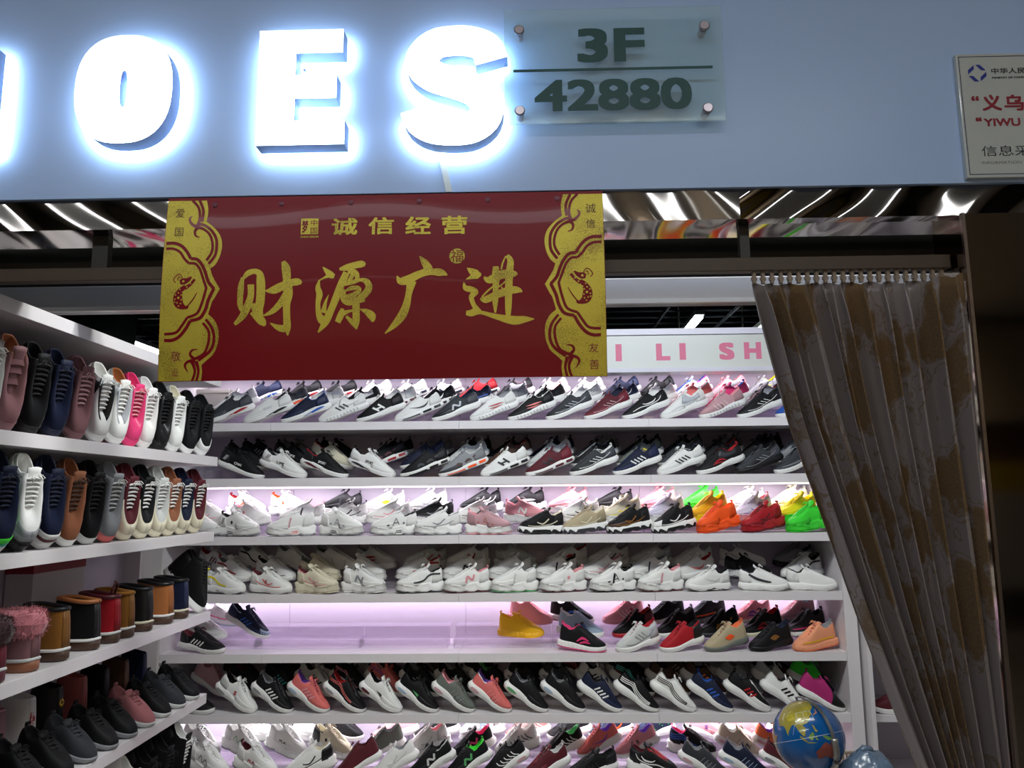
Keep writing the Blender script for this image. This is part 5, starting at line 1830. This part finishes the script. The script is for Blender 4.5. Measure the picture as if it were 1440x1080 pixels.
# fourth rack shelf: tall boots at the back, walking shoes in front
G4 = 'boots at the back of the fourth rack shelf'
for bi, (lab, px, c, kd, st, cu) in enumerate((('charcoal tall boot at the picture edge, back of the fourth rack shelf', 2, 'dg', 'suede', 'tal', None), ('dusty rose tall boot beside the charcoal one, back of fourth rack shelf', 30, 'rs', 'suede', 'tal', None),
                               ('black tall boot between dusty rose and mauve ones, fourth rack shelf', 62, 'bk', 'suede', 'tal', None), ('pale mauve suede tall boot at the back of the fourth rack shelf', 92, 'dpk', 'suede', 'tal', None),
                               ('white tall boot with a red rose print, back of fourth rack shelf', 125, 'wh', 'hide', 'tal', 'rose'), ('black tall boot with a gold flower clasp, back of fourth rack shelf', 158, 'bk', 'hide', 'tal', 'gold'),
                               ('salmon red tall boot beside the gold flower one, back of fourth rack shelf', 187, 'dsa', 'suede', 'tal', None), ('black tall boot between salmon and brown ones, fourth rack shelf', 206, 'bk', 'suede', 'tal', None),
                               ('brown suede tall boot at the back of the fourth rack shelf', 228, 'br', 'suede', 'tal', None), ('navy boot with brown sole and white welt, end of fourth rack shelf', 253, 'nv', 'suede', 'tal', None))):
    dpt = 0.217
    q = atX(px, 1000, RX - dpt)
    o = make_shoe('boot', 'tal', c, (RX - dpt - shape('tal').p['L'] / 2, RY0 + .13 + .153 * bi, RTOP[3] + .0006 - lowest('tal', 0)), (0, 0, math.radians(177)), kind=kd, sole='br' if 'navy' in lab else c, out='wh' if 'navy' in lab else c)
    tag(o, lab, 'boot', G4)
    s = shape('tal')
    if cu == 'rose':
        mb = MB()
        for a, b, r in ((-.10, .135, .013), (-.098, .15, .010), (-.1, .12, .009)):
            for k in range(7):
                t = k * 2 * PI / 7
                h = s.bvh.find_nearest(Vector((-.15, .012 + (a + .1) * 8 * .012 + .7 * r * math.cos(t), b + .7 * r * math.sin(t))))
                q = h[0] + Vector((-.0015, 0, 0))
                mb.add([q + Vector((0, .6 * r * math.cos(u), .6 * r * math.sin(u))) for u in [j * PI / 3 for j in range(6)]], [tuple(range(6))])
        mb.build('rose_print', cm('rd', 'print'), o)
    if cu == 'gold':
        mb = MB()
        h = s.bvh.find_nearest(Vector((-.15, .004, .15)))[0]
        for k in range(8):
            t = k * PI / 4
            c0 = h + Vector((-.004, .009 * math.cos(t), .009 * math.sin(t)))
            mb.add([c0 + Vector((-.003, 0, 0))] + [c0 + Vector((0, .006 * math.cos(u), .006 * math.sin(u))) for u in [j * PI / 3 for j in range(6)]], [(0, 1 + j, 1 + (j + 1) % 6) for j in range(6)])
        mb.build('flower_clasp', mat('#b08a3a', 0.3, metal=1), o)
G5 = 'walking shoes in front on the fourth rack shelf'
for wi, (lab, px, py, c, sl) in enumerate((('black walking shoe lowest on the fourth rack shelf, at the picture corner', 62, 1108, 'bk', 'gy'), ('black walking shoe with grey sole, second from the picture corner', 105, 1074, 'bk', 'gy'),
                           ('black walking shoe just before the charcoal laced one', 135, 1056, 'bk', 'gy'), ('charcoal grey walking shoe with laces in the black row', 170, 1040, 'dg', 'gy'),
                           ('black walking shoe just after the charcoal laced one', 195, 1026, 'bk', 'gy'), ('black walking shoe just before the dusty pink one', 215, 1014, 'bk', 'gy'),
                           ('dusty pink walking shoe with pink laces on the fourth rack shelf', 237, 1004, 'dp', 'lg'), ('black walking shoe just after the dusty pink one', 255, 993, 'bk', 'lg'),
                           ('dark grey walking shoe near the end of the fourth rack shelf', 277, 984, 'dg', 'lg'), ('black walking shoe second last on the fourth rack shelf', 296, 974, 'bk', 'lg'))):
    wo = place_boot('walking_shoe', 'walking shoe', G5, lab, px, py, 3, 'slp', c, pitch=19, yaw=-16, back=-0.02, sole=sl, lace=c, kind='suede' if c != 'bk' else 'mesh')
    wo.location.y = 2.31 + .134 * wi
# fifth rack shelf: only the upper ends of tall shoes show
G6 = 'shoes on the lowest visible rack shelf'
for lab, px, py, c, l in (('white lace-up high-top below the walking shoes', 188, 1160, 'wh', 'wh'), ('black high-top below the walking shoes, beside the white lace-up', 212, 1140, 'bk', 'bk'),
                          ('black plush high-top under the dusty pink walking shoe', 236, 1125, 'bk', 'bk'), ('black high-top with white plush edge at the low rack end', 262, 1110, 'bk', 'wh')):
    place_boot('high_top', 'high-top shoe', G6, lab, px, py, 4, 'htp', c, pitch=52, yaw=-8, lace=l, kind='suede', sole='wh' if 'plush edge' in lab else c, lin='wh' if l == 'wh' else c)
# a white shoe box and a teal-soled shoe at the far end of the rack, above the second shelf
b2 = empty('shoe_box', (-1.79, 4.345, TOPS[0] + 2 * STEPS[0]))
tag(b2, 'grey white shoe box lying in the corner of the top back shelf', 'box')
box('box_body', (-.092, -.07, .0005), (.092, .07, .085), mat('#a8a49c', 0.6), b2, 0.001)
box('box_lid', (-.0935, -.0715, .085), (.0935, .0715, .106), mat('#b4b0a8', 0.6), b2, 0.001)
# maroon shoe on the cabinet behind the curtain
o = make_shoe('sneaker', 'sock', 'mr', (1.80, 4.06, 0.5306 - lowest('sock', 0)), (0, 0, PI), sole='wh', lin='bk')
tag(o, 'maroon sneaker alone on the cabinet shelf behind the curtain edge', 'sneaker')
# ------------------------------------------------------------------ curtain, rail, globe and counter things
CY = 1.868
rail = empty('curtain_rail', (0, CY, 2.15))
tag(rail, 'brown curtain rail under the steel header with a row of hooks', 'curtain rail')
box('rail_bar', (-1.9, -0.014, 0.0), (1.04, 0.016, 0.034), brown_rail, rail, 0.002)
for px in (236 - 130,):
    q = atY(142, 378, CY)
    box('rail_bracket', (q.x - .02, -0.01, 0.034), (q.x + .02, 0.012, 0.1179), steel_dark, rail)
q = atY(1047, 366, CY)
box('rail_bracket', (q.x - .012, -0.01, 0.034), (q.x + .012, 0.012, 0.1179), steel_dark, rail)
hooks = []
cur = empty('curtain', (0.8, CY, 0.2))
tag(cur, 'grey brown satin curtain with gold flower pattern, drawn to one side of the doorway', 'curtain')
lef = [(2.118, .553), (1.77, .630), (1.51, .708), (1.32, .763), (1.10, .835), (.945, .887), (.70, .935), (.45, .915), (.12, .90)]
rig = [(2.118, 1.044), (1.77, 1.044), (1.40, 1.044), (.9, 1.044), (.12, 1.044)]
def prof(tab, z):
    tab = sorted(tab)
    return plin(tab, z)
NF, NU, NV = 10, 330, 70
random.seed(11)
amp = [random.uniform(.55, 1.25) for _ in range(NF + 2)]
ph = [random.uniform(-.35, .35) for _ in range(NF + 2)]
V, F, UV = [], [], []
for j in range(NV + 1):
    v = j / NV
    z = 2.124 - (2.124 - 0.12) * v
    xl, xr = prof(lef, z), prof(rig, z)
    wid = xr - xl
    for i in range(NU + 1):
        u = i / NU
        k = u * NF
        a = int(min(k, NF - 1))
        f = k - a
        am = amp[a] * (1 - f) + amp[a + 1] * f
        pp = ph[a] * (1 - f) + ph[a + 1] * f
        w = 2 * PI * (k + pp * .8 + .12 * math.sin(3 * v + a))
        A = .031 * am * (1 - .25 * v) * (1 - .8 * sm(.93, 1, u))
        d = A * math.cos(w) + .005 * math.cos(2 * w + 1.3) + .006 * math.sin(5 * u + 4 * v)
        sx = .36 * wid / NF / 2 * math.sin(w) * .7
        x = xl + wid * (u * .988 + .008) + sx * math.sin(PI * u) ** .3
        y = CY + d
        y -= .056 * sm(.80, 1.0, u)
        if v < .05:
            y = CY + d * (.45 + .55 * v / .05) - .056 * sm(.80, 1.0, u)
        zz = z - (.012 * (1 - math.cos(w)) * .5 if v < .03 else 0) * (1 - v / .03 if v < .03 else 0)
        V.append((x - .8, min(y, 1.925) - CY, zz - .2))
        UV.append((u * 1.9 + .02 * math.sin(w), v * 2.0))
for j in range(NV):
    for i in range(NU):
        a = j * (NU + 1) + i
        F.append((a, a + 1, a + NU + 2, a + NU + 1))
me = mesh('cloth', V, F, True)
uvl = me.uv_layers.new(name='cloth')
for lp in me.loops:
    uvl.data[lp.index].uv = UV[lp.vertex_index]
def curtain_mat():
    m = bpy.data.materials.new('damask')
    m.use_nodes = True
    nt = m.node_tree
    N, Lk = nt.nodes.new, nt.links.new
    b = nt.nodes['Principled BSDF']
    uv = N('ShaderNodeUVMap')
    uv.uv_map = 'cloth'
    nz = N('ShaderNodeTexNoise')
    nz.inputs['Scale'].default_value = 9
    nz.inputs['Detail'].default_value = 5
    Lk(uv.outputs[0], nz.inputs['Vector'])
    mp = N('ShaderNodeMapping')
    mp.inputs['Scale'].default_value = (5.0, 4.2, 1)
    Lk(uv.outputs[0], mp.inputs[0])
    ad = N('ShaderNodeVectorMath')
    ad.operation = 'MULTIPLY_ADD'
    ad.inputs[1].default_value = (1.5, 1.5, 0)
    Lk(nz.outputs['Color'], ad.inputs[0])
    Lk(mp.outputs[0], ad.inputs[2])
    vo = N('ShaderNodeTexVoronoi')
    vo.inputs['Scale'].default_value = 1.0
    Lk(ad.outputs[0], vo.inputs['Vector'])
    # flower bodies
    r1 = N('ShaderNodeValToRGB')
    r1.color_ramp.elements[0].position = .38
    r1.color_ramp.elements[0].color = (1, 1, 1, 1)
    r1.color_ramp.elements[1].position = .45
    r1.color_ramp.elements[1].color = (0, 0, 0, 1)
    Lk(vo.outputs['Distance'], r1.inputs[0])
    # curling outline threads
    wv = N('ShaderNodeMath')
    wv.operation = 'SINE'
    ml = N('ShaderNodeMath')
    ml.operation = 'MULTIPLY'
    ml.inputs[1].default_value = 62
    Lk(vo.outputs['Distance'], ml.inputs[0])
    Lk(ml.outputs[0], wv.inputs[0])
    r2 = N('ShaderNodeValToRGB')
    r2.color_ramp.elements[0].position = .62
    r2.color_ramp.elements[0].color = (0, 0, 0, 1)
    r2.color_ramp.elements[1].position = .85
    r2.color_ramp.elements[1].color = (.8, .8, .8, 1)
    Lk(wv.outputs[0], r2.inputs[0])
    r3 = N('ShaderNodeValToRGB')
    r3.color_ramp.elements[0].position = .52
    r3.color_ramp.elements[0].color = (1, 1, 1, 1)
    r3.color_ramp.elements[1].position = .62
    r3.color_ramp.elements[1].color = (0, 0, 0, 1)
    Lk(vo.outputs['Distance'], r3.inputs[0])
    mu = N('ShaderNodeMath')
    mu.operation = 'MULTIPLY'
    Lk(r2.outputs[0], mu.inputs[0])
    Lk(r3.outputs[0], mu.inputs[1])
    mx = N('ShaderNodeMath')
    mx.operation = 'MAXIMUM'
    Lk(mu.outputs[0], mx.inputs[0])
    Lk(r1.outputs[0], mx.inputs[1])
    fine = N('ShaderNodeTexNoise')
    fine.inputs['Scale'].default_value = 160
    fine.inputs['Detail'].default_value = 2
    Lk(uv.outputs[0], fine.inputs['Vector'])
    g = N('ShaderNodeMix')
    g.data_type = 'RGBA'
    g.inputs[6].default_value = (.05, .028, .012, 1)
    g.inputs[7].default_value = (.25, .14, .05, 1)
    Lk(fine.outputs['Fac'], g.inputs[0])
    c = N('ShaderNodeMix')
    c.data_type = 'RGBA'
    c.inputs[6].default_value = (.235, .196, .190, 1)
    Lk(mx.outputs[0], c.inputs[0])
    Lk(g.outputs[2], c.inputs[7])
    Lk(c.outputs[2], b.inputs['Base Color'])
    rr = N('ShaderNodeMapRange')
    rr.inputs[3].default_value = .30
    rr.inputs[4].default_value = .75
    Lk(mx.outputs[0], rr.inputs[0])
    Lk(rr.outputs[0], b.inputs['Roughness'])
    bp_ = N('ShaderNodeBump')
    bp_.inputs['Strength'].default_value = .35
    bp_.inputs['Distance'].default_value = .0015
    Lk(mx.outputs[0], bp_.inputs['Height'])
    Lk(bp_.outputs['Normal'], b.inputs['Normal'])
    b.inputs['Sheen Weight'].default_value = .15
    return m
cl = link('cloth', me, curtain_mat(), cur)
so = cl.modifiers.new('thickness', 'SOLIDIFY')
so.thickness = .0012
for k in range(22):
    u = (k + .4) / 22
    x = .553 + (1.035 - .553) * u
    mb = MB()
    mb.box((x - .004 - .8, -.005, 2.120 - .2), (x + .004 - .8, .005, 2.150 - .2))
    mb.box((x - .007 - .8, -.003, 2.128 - .2), (x + .007 - .8, .003, 2.136 - .2))
    mb.build('curtain_hook', mat('#8c7a68', 0.5), cur)

# low counter in the shop (below the picture) that carries the globe
ct = empty('display_counter', (1.25, 2.95, 0))
tag(ct, 'pale display counter under the globe and papers', 'counter')
CT = 0.475
box('counter_top', (-.42, -.30, CT - .03), (.55, .34, CT), mat('#b8afa6', 0.5, var=.1, vscale=6), ct, .003)
box('counter_body', (-.40, -.28, 0), (.53, .32, CT - .031), mat('#a9a3a0', 0.5), ct)
# globe
gq = atY(1137, 1036, 2.95)
GR = 0.123
gl = empty('desk_globe', (gq.x, 2.95, CT))
tag(gl, 'blue desk globe with a silver meridian arm, in front of the sneaker shelves', 'globe')
gz = gq.z - CT
ax = Vector((-.17, .30, .94)).normalized()          # axis, leaning over
# map directions: face the doorway with Australia a little below the middle
view = Vector((0, -1, 0)) - ax * Vector((0, -1, 0)).dot(ax)
view.normalize()
east = ax.cross(view)
LON0 = 124
def ll(lon, lat, r=GR):
    a = math.radians(lon - LON0)
    b = math.radians(lat)
    return (view * math.cos(a) * math.cos(b) + east * math.sin(a) * math.cos(b) + ax * math.sin(b)) * r
LANDS = {
    'australia': ('#9c5348', [(114, -22), (122, -18), (130, -12), (136, -12), (141, -17), (142, -11), (146, -19), (153, -26), (150, -37), (141, -38), (136, -35), (130, -32), (123, -34), (115, -34)]),
    'asia': ('#a79a3c', [(60, 25), (68, 24), (73, 20), (77, 8), (80, 14), (87, 22), (92, 22), (95, 16), (99, 8), (104, 2), (101, 12), (106, 9), (109, 13), (106, 20), (114, 22), (122, 30), (120, 37), (122, 40), (127, 38), (129, 35), (130, 42), (140, 48), (142, 54), (155, 59), (170, 62), (178, 66), (140, 73), (105, 78), (70, 73), (55, 68), (52, 45)]),
    'china': ('#c9b93e', [(75, 39), (80, 31), (90, 28), (98, 27), (100, 22), (109, 21), (116, 23), (122, 30), (120, 36), (124, 41), (131, 45), (124, 53), (115, 47), (105, 42), (95, 43), (87, 49), (80, 45)]),
    'borneo': ('#78a04a', [(109, 1), (113, 4), (117, 7), (119, 4), (117, -1), (114, -4), (110, -2)]),
    'sumatra': ('#a59a48', [(96, 5), (100, 3), (104, -2), (106, -6), (102, -4), (98, 0)]),
    'new_guinea': ('#6f9b55', [(131, -1), (138, -2), (147, -6), (150, -10), (143, -9), (138, -8), (133, -4)]),
    'philippines': ('#b3a14a', [(120, 18), (123, 16), (124, 11), (126, 7), (122, 7), (121, 13)]),
    'japan': ('#c98a6a', [(130, 32), (136, 34), (141, 36), (142, 42), (145, 44), (140, 42), (138, 37), (132, 35)]),
    'java': ('#9aa050', [(105, -6), (110, -6.5), (115, -8), (120, -9), (114, -9), (106, -7.5)]),
    'sulawesi': ('#8aa04a', [(119, 0), (124, 1), (121, -1), (123, -5), (120, -5)]),
    'new_zealand': ('#8a9a5a', [(167, -46), (172, -41), (178, -38), (174, -36), (173, -40), (168, -44)]),
    'africa': ('#b08a4a', [(32, 30), (43, 12), (51, 11), (40, -4), (40, -15), (33, -26), (26, -34), (18, -33), (12, -15), (9, 4), (10, 33)]),
}
V, F = [], []
n1, n2 = 64, 32
for j in range(n2 + 1):
    la = -90 + 180 * j / n2
    for i in range(n1):
        V.append(ll(360 * i / n1, la))
for j in range(n2):
    for i in range(n1):
        F.append((j * n1 + i, j * n1 + (i + 1) % n1, (j + 1) * n1 + (i + 1) % n1, (j + 1) * n1 + i))
V = [v + Vector((0, 0, gz)) for v in V]
ball = link('ball', mesh('ball', V, F, True), mat('#0d5a9e', 0.22, coat=.6, var=.25, vscale=22), gl)
def land(nm, colr, pts):
    pts = resample([(a, b) for a, b in pts] + [pts[0]], len(pts) * 3 + 1)[:-1]
    bm = bmesh.new()
    vs = [bm.verts.new((a, b, 0)) for a, b in pts]
    f = bm.faces.new(vs)
    bmesh.ops.triangulate(bm, faces=[f])
    for _ in range(5):
        es = [e for e in bm.edges if e.calc_length() > 7]
        if not es:
            break
        bmesh.ops.subdivide_edges(bm, edges=es, cuts=1)
        bmesh.ops.triangulate(bm, faces=bm.faces[:])
    VV = [ll(v.co.x, v.co.y, GR + .0006) + Vector((0, 0, gz)) for v in bm.verts]
    bm.verts.index_update()
    FF = [tuple(v.index for v in f.verts) for f in bm.faces]
    bm.free()
    link(nm, mesh(nm, VV, FF, True), mat(colr, 0.25, coat=.5, var=.3, vscale=40), ball)
for nm, (cc, pts) in LANDS.items():
    land(nm, cc, pts)
wl = mat('#cfe0ea', 0.3)
def gline(nm, pts, w):
    mb = MB()
    q = resample(pts, (len(pts) - 1) * 8 + 1) if nm == 'equator_line' else [p for a, b in zip(pts[:-1], pts[1:]) for p in [(a[0] + (b[0] - a[0]) * k / 5, a[1] + (b[1] - a[1]) * k / 5) for k in range(6)]]
    mb.tube([ll(a, b, GR + .0004) + Vector((0, 0, gz)) for a, b in q], w, 4)
    mb.build(nm, wl, ball)
gline('equator_line', [(20 + k * 15, 0) for k in range(15)], .0006)
gline('printed_frame', [(98, 24), (98, 42), (128, 42), (128, 24), (98, 24)], .0008)
gline('printed_frame', [(112, 24), (112, 42)], .0008)
gline('printed_frame', [(86, 8), (92, 22), (100, 24)], .0006)
# meridian arm: half ring from pole to pole, seen in front, and foot
arm_m = mat('#9b9c9c', 0.3, metal=.8)
side = (view * .93 + east * .37).normalized()
pts = []
for k in range(25):
    a = math.radians(90 - 180 * k / 24)
    pts.append((ax * math.sin(a) + side * math.cos(a)) * (GR + .010) + Vector((0, 0, gz)))
mb = MB()
nrm = ax.cross(side)
V, F = [], []
for k, q in enumerate(pts):
    o_ = (q - Vector((0, 0, gz))).normalized()
    V += [q - nrm * .006 - o_ * .0015, q + nrm * .006 - o_ * .0015, q + nrm * .006 + o_ * .0025, q - nrm * .006 + o_ * .0025]
for k in range(24):
    for j in range(4):
        a, b = k * 4 + j, k * 4 + (j + 1) % 4
        F.append((a, b, b + 4, a + 4))
F += [(3, 2, 1, 0), (96, 97, 98, 99)]
arm = link('meridian_arm', mesh('meridian_arm', V, F), arm_m, gl)
mb = MB()
mb.tube([ax * (GR + .012) + Vector((0, 0, gz)), ax * (GR - .002) + Vector((0, 0, gz))], .004, 10)
mb.tube([-ax * (GR + .012) + Vector((0, 0, gz)), -ax * (GR - .002) + Vector((0, 0, gz))], .004, 10)
mb.build('pivot', arm_m, arm)
mb = MB()
e0 = pts[15]
low = pts[24]
fo = [pts[13] + side * .004, pts[16] + side * .006, pts[19] + side * .008, pts[22] + Vector((0, 0, -.006)), Vector((low.x * .5, low.y * .5, .030)), Vector((0, 0, .016))]
mb.tube(resample([tuple(p) for p in fo], 20), [.011] * 12 + [.010] * 8, 10)
mb.build('arm_bracket', mat('#a3a29c', 0.35, metal=.7), gl, smooth=True)
MB().lathe([(.075, 0), (.078, .006), (.07, .012), (.03, .018), (.012, .024)], (0, 0, .0005), 28).build('foot', mat('#35404a', 0.3, coat=.3), gl, smooth=True)

# papers, boxes and the blue bag around it
def leaning_card(px0, px1, py, Y, h, c, label, name='card', lean=.22):
    a, b = atY(px0, py, Y), atY(px1, py, Y)
    r = empty(name, ((a.x + b.x) / 2, Y, CT), (-lean, 0, 0))
    w = abs(b.x - a.x) / 2
    box('sheet', (-w, 0, 0.0005), (w, .004, h), c, r)
    return r
r = leaning_card(1092, 1112, 1060, 2.77, .190, mat('#bdb8b0', 0.5), 'x')
tag(r, 'white display card standing on the counter beside the globe', 'card')
box('printed_bar', (-.02, -.0008, .05), (.02, 0.0, .053), mat('#333333', 0.5), r)
r = leaning_card(1108, 1136, 1060, 2.795, .190, mat('#d58e88', 0.5), 'x')
tag(r, 'pale pink display card standing behind the globe foot', 'card')
bq = atY(1190, 1040, 3.12)
bk = empty('basket', (bq.x + .01, 3.17, CT))
tag(bk, 'beige slatted basket on the counter behind the blue bag', 'basket')
bm_ = mat('#b7a68f', 0.6)
for k in range(18):
    for y in (-.07, .07):
        x = -.115 + k * .0135
        box('slat', (x - .0035, y - .002, .012), (x + .0035, y + .002, .115), bm_, bk)
MB().box((-.122, -.075, .115), (.122, -.065, .125)).box((-.122, .065, .115), (.122, .075, .125)).box((-.122, -.065, .115), (-.114, .065, .125)).box((.114, -.065, .115), (.122, .065, .125)).build('rim', bm_, bk)
box('base', (-.12, -.073, .0005), (.12, .073, .012), bm_, bk)
bq = atY(1178, 1068, 2.98)
oc = empty('orange_box', (bq.x + .02, 3.0, CT))
tag(oc, 'small orange and white carton between globe and blue bag', 'box')
box('carton', (-.03, -.03, .0005), (.03, .03, .085), mat('#c9683c', 0.5), oc, .001)
box('label_panel', (-.031, -.0312, .012), (.031, -.0300, .055), mat('#d8d0c4', 0.5), oc)
bq = atY(1216, 1062, 2.86)
V, F = [], []
random.seed(5)
from mathutils import noise
n1, n2 = 72, 40
for j in range(n2 + 1):
    la = -PI / 2 + PI * j / n2
    for i in range(n1):
        a = 2 * PI * i / n1
        d = Vector((math.cos(a) * math.cos(la), math.sin(a) * math.cos(la), math.sin(la)))
        r = 1 + .10 * noise.noise(d * 2.2) + .05 * abs(noise.noise(d * 6.0)) + .02 * abs(noise.noise(d * 14))
        q = Vector((d.x * .105 * r, d.y * .09 * r, d.z * .125 * r + .12))
        if q.z < 0.001:
            q.z = .001
        V.append(q)
for j in range(n2):
    for i in range(n1):
        F.append((j * n1 + i, j * n1 + (i + 1) % n1, (j + 1) * n1 + (i + 1) % n1, (j + 1) * n1 + i))
bag = empty('plastic_bag', (bq.x + .01, 2.86, CT))
tag(bag, 'grey blue crumpled plastic bag in front of the curtain hem', 'bag')
link('bag_body', mesh('bag_body', V, F, True), mat('#5b6f86', 0.25, coat=.4, bump=.5, scale=90), bag)
MB().tube([(-.03, 0, .235), (-.015, -.01, .252), (.01, 0, .246), (.02, .01, .235)], [.012, .016, .013, .008], 8).build('knot', mat('#5b6f86', 0.25, coat=.4, bump=.5, scale=90), bag, smooth=True)
wq = atY(1160, 1040, 3.0)
wd = empty('price_stand', (wq.x + .035, 3.06, CT))
tag(wd, 'dark grey pointed stand beside the globe, leaning over the basket', 'stand')
MB().add([(-.045, -.003, .005), (.065, -.003, .0005), (.035, -.003, .07), (-.055, -.003, .185), (-.045, .006, .005), (.065, .006, .0005), (.035, .006, .07), (-.055, .006, .185)],
         [(0, 1, 2, 3), (7, 6, 5, 4), (0, 4, 5, 1), (1, 5, 6, 2), (2, 6, 7, 3), (3, 7, 4, 0)]).build('wedge_plate', mat('#6a6a6c', 0.5), wd)
box('stand_foot', (-.045, -.02, .0002), (.065, .02, .005), mat('#5a5a5c', 0.5), wd)
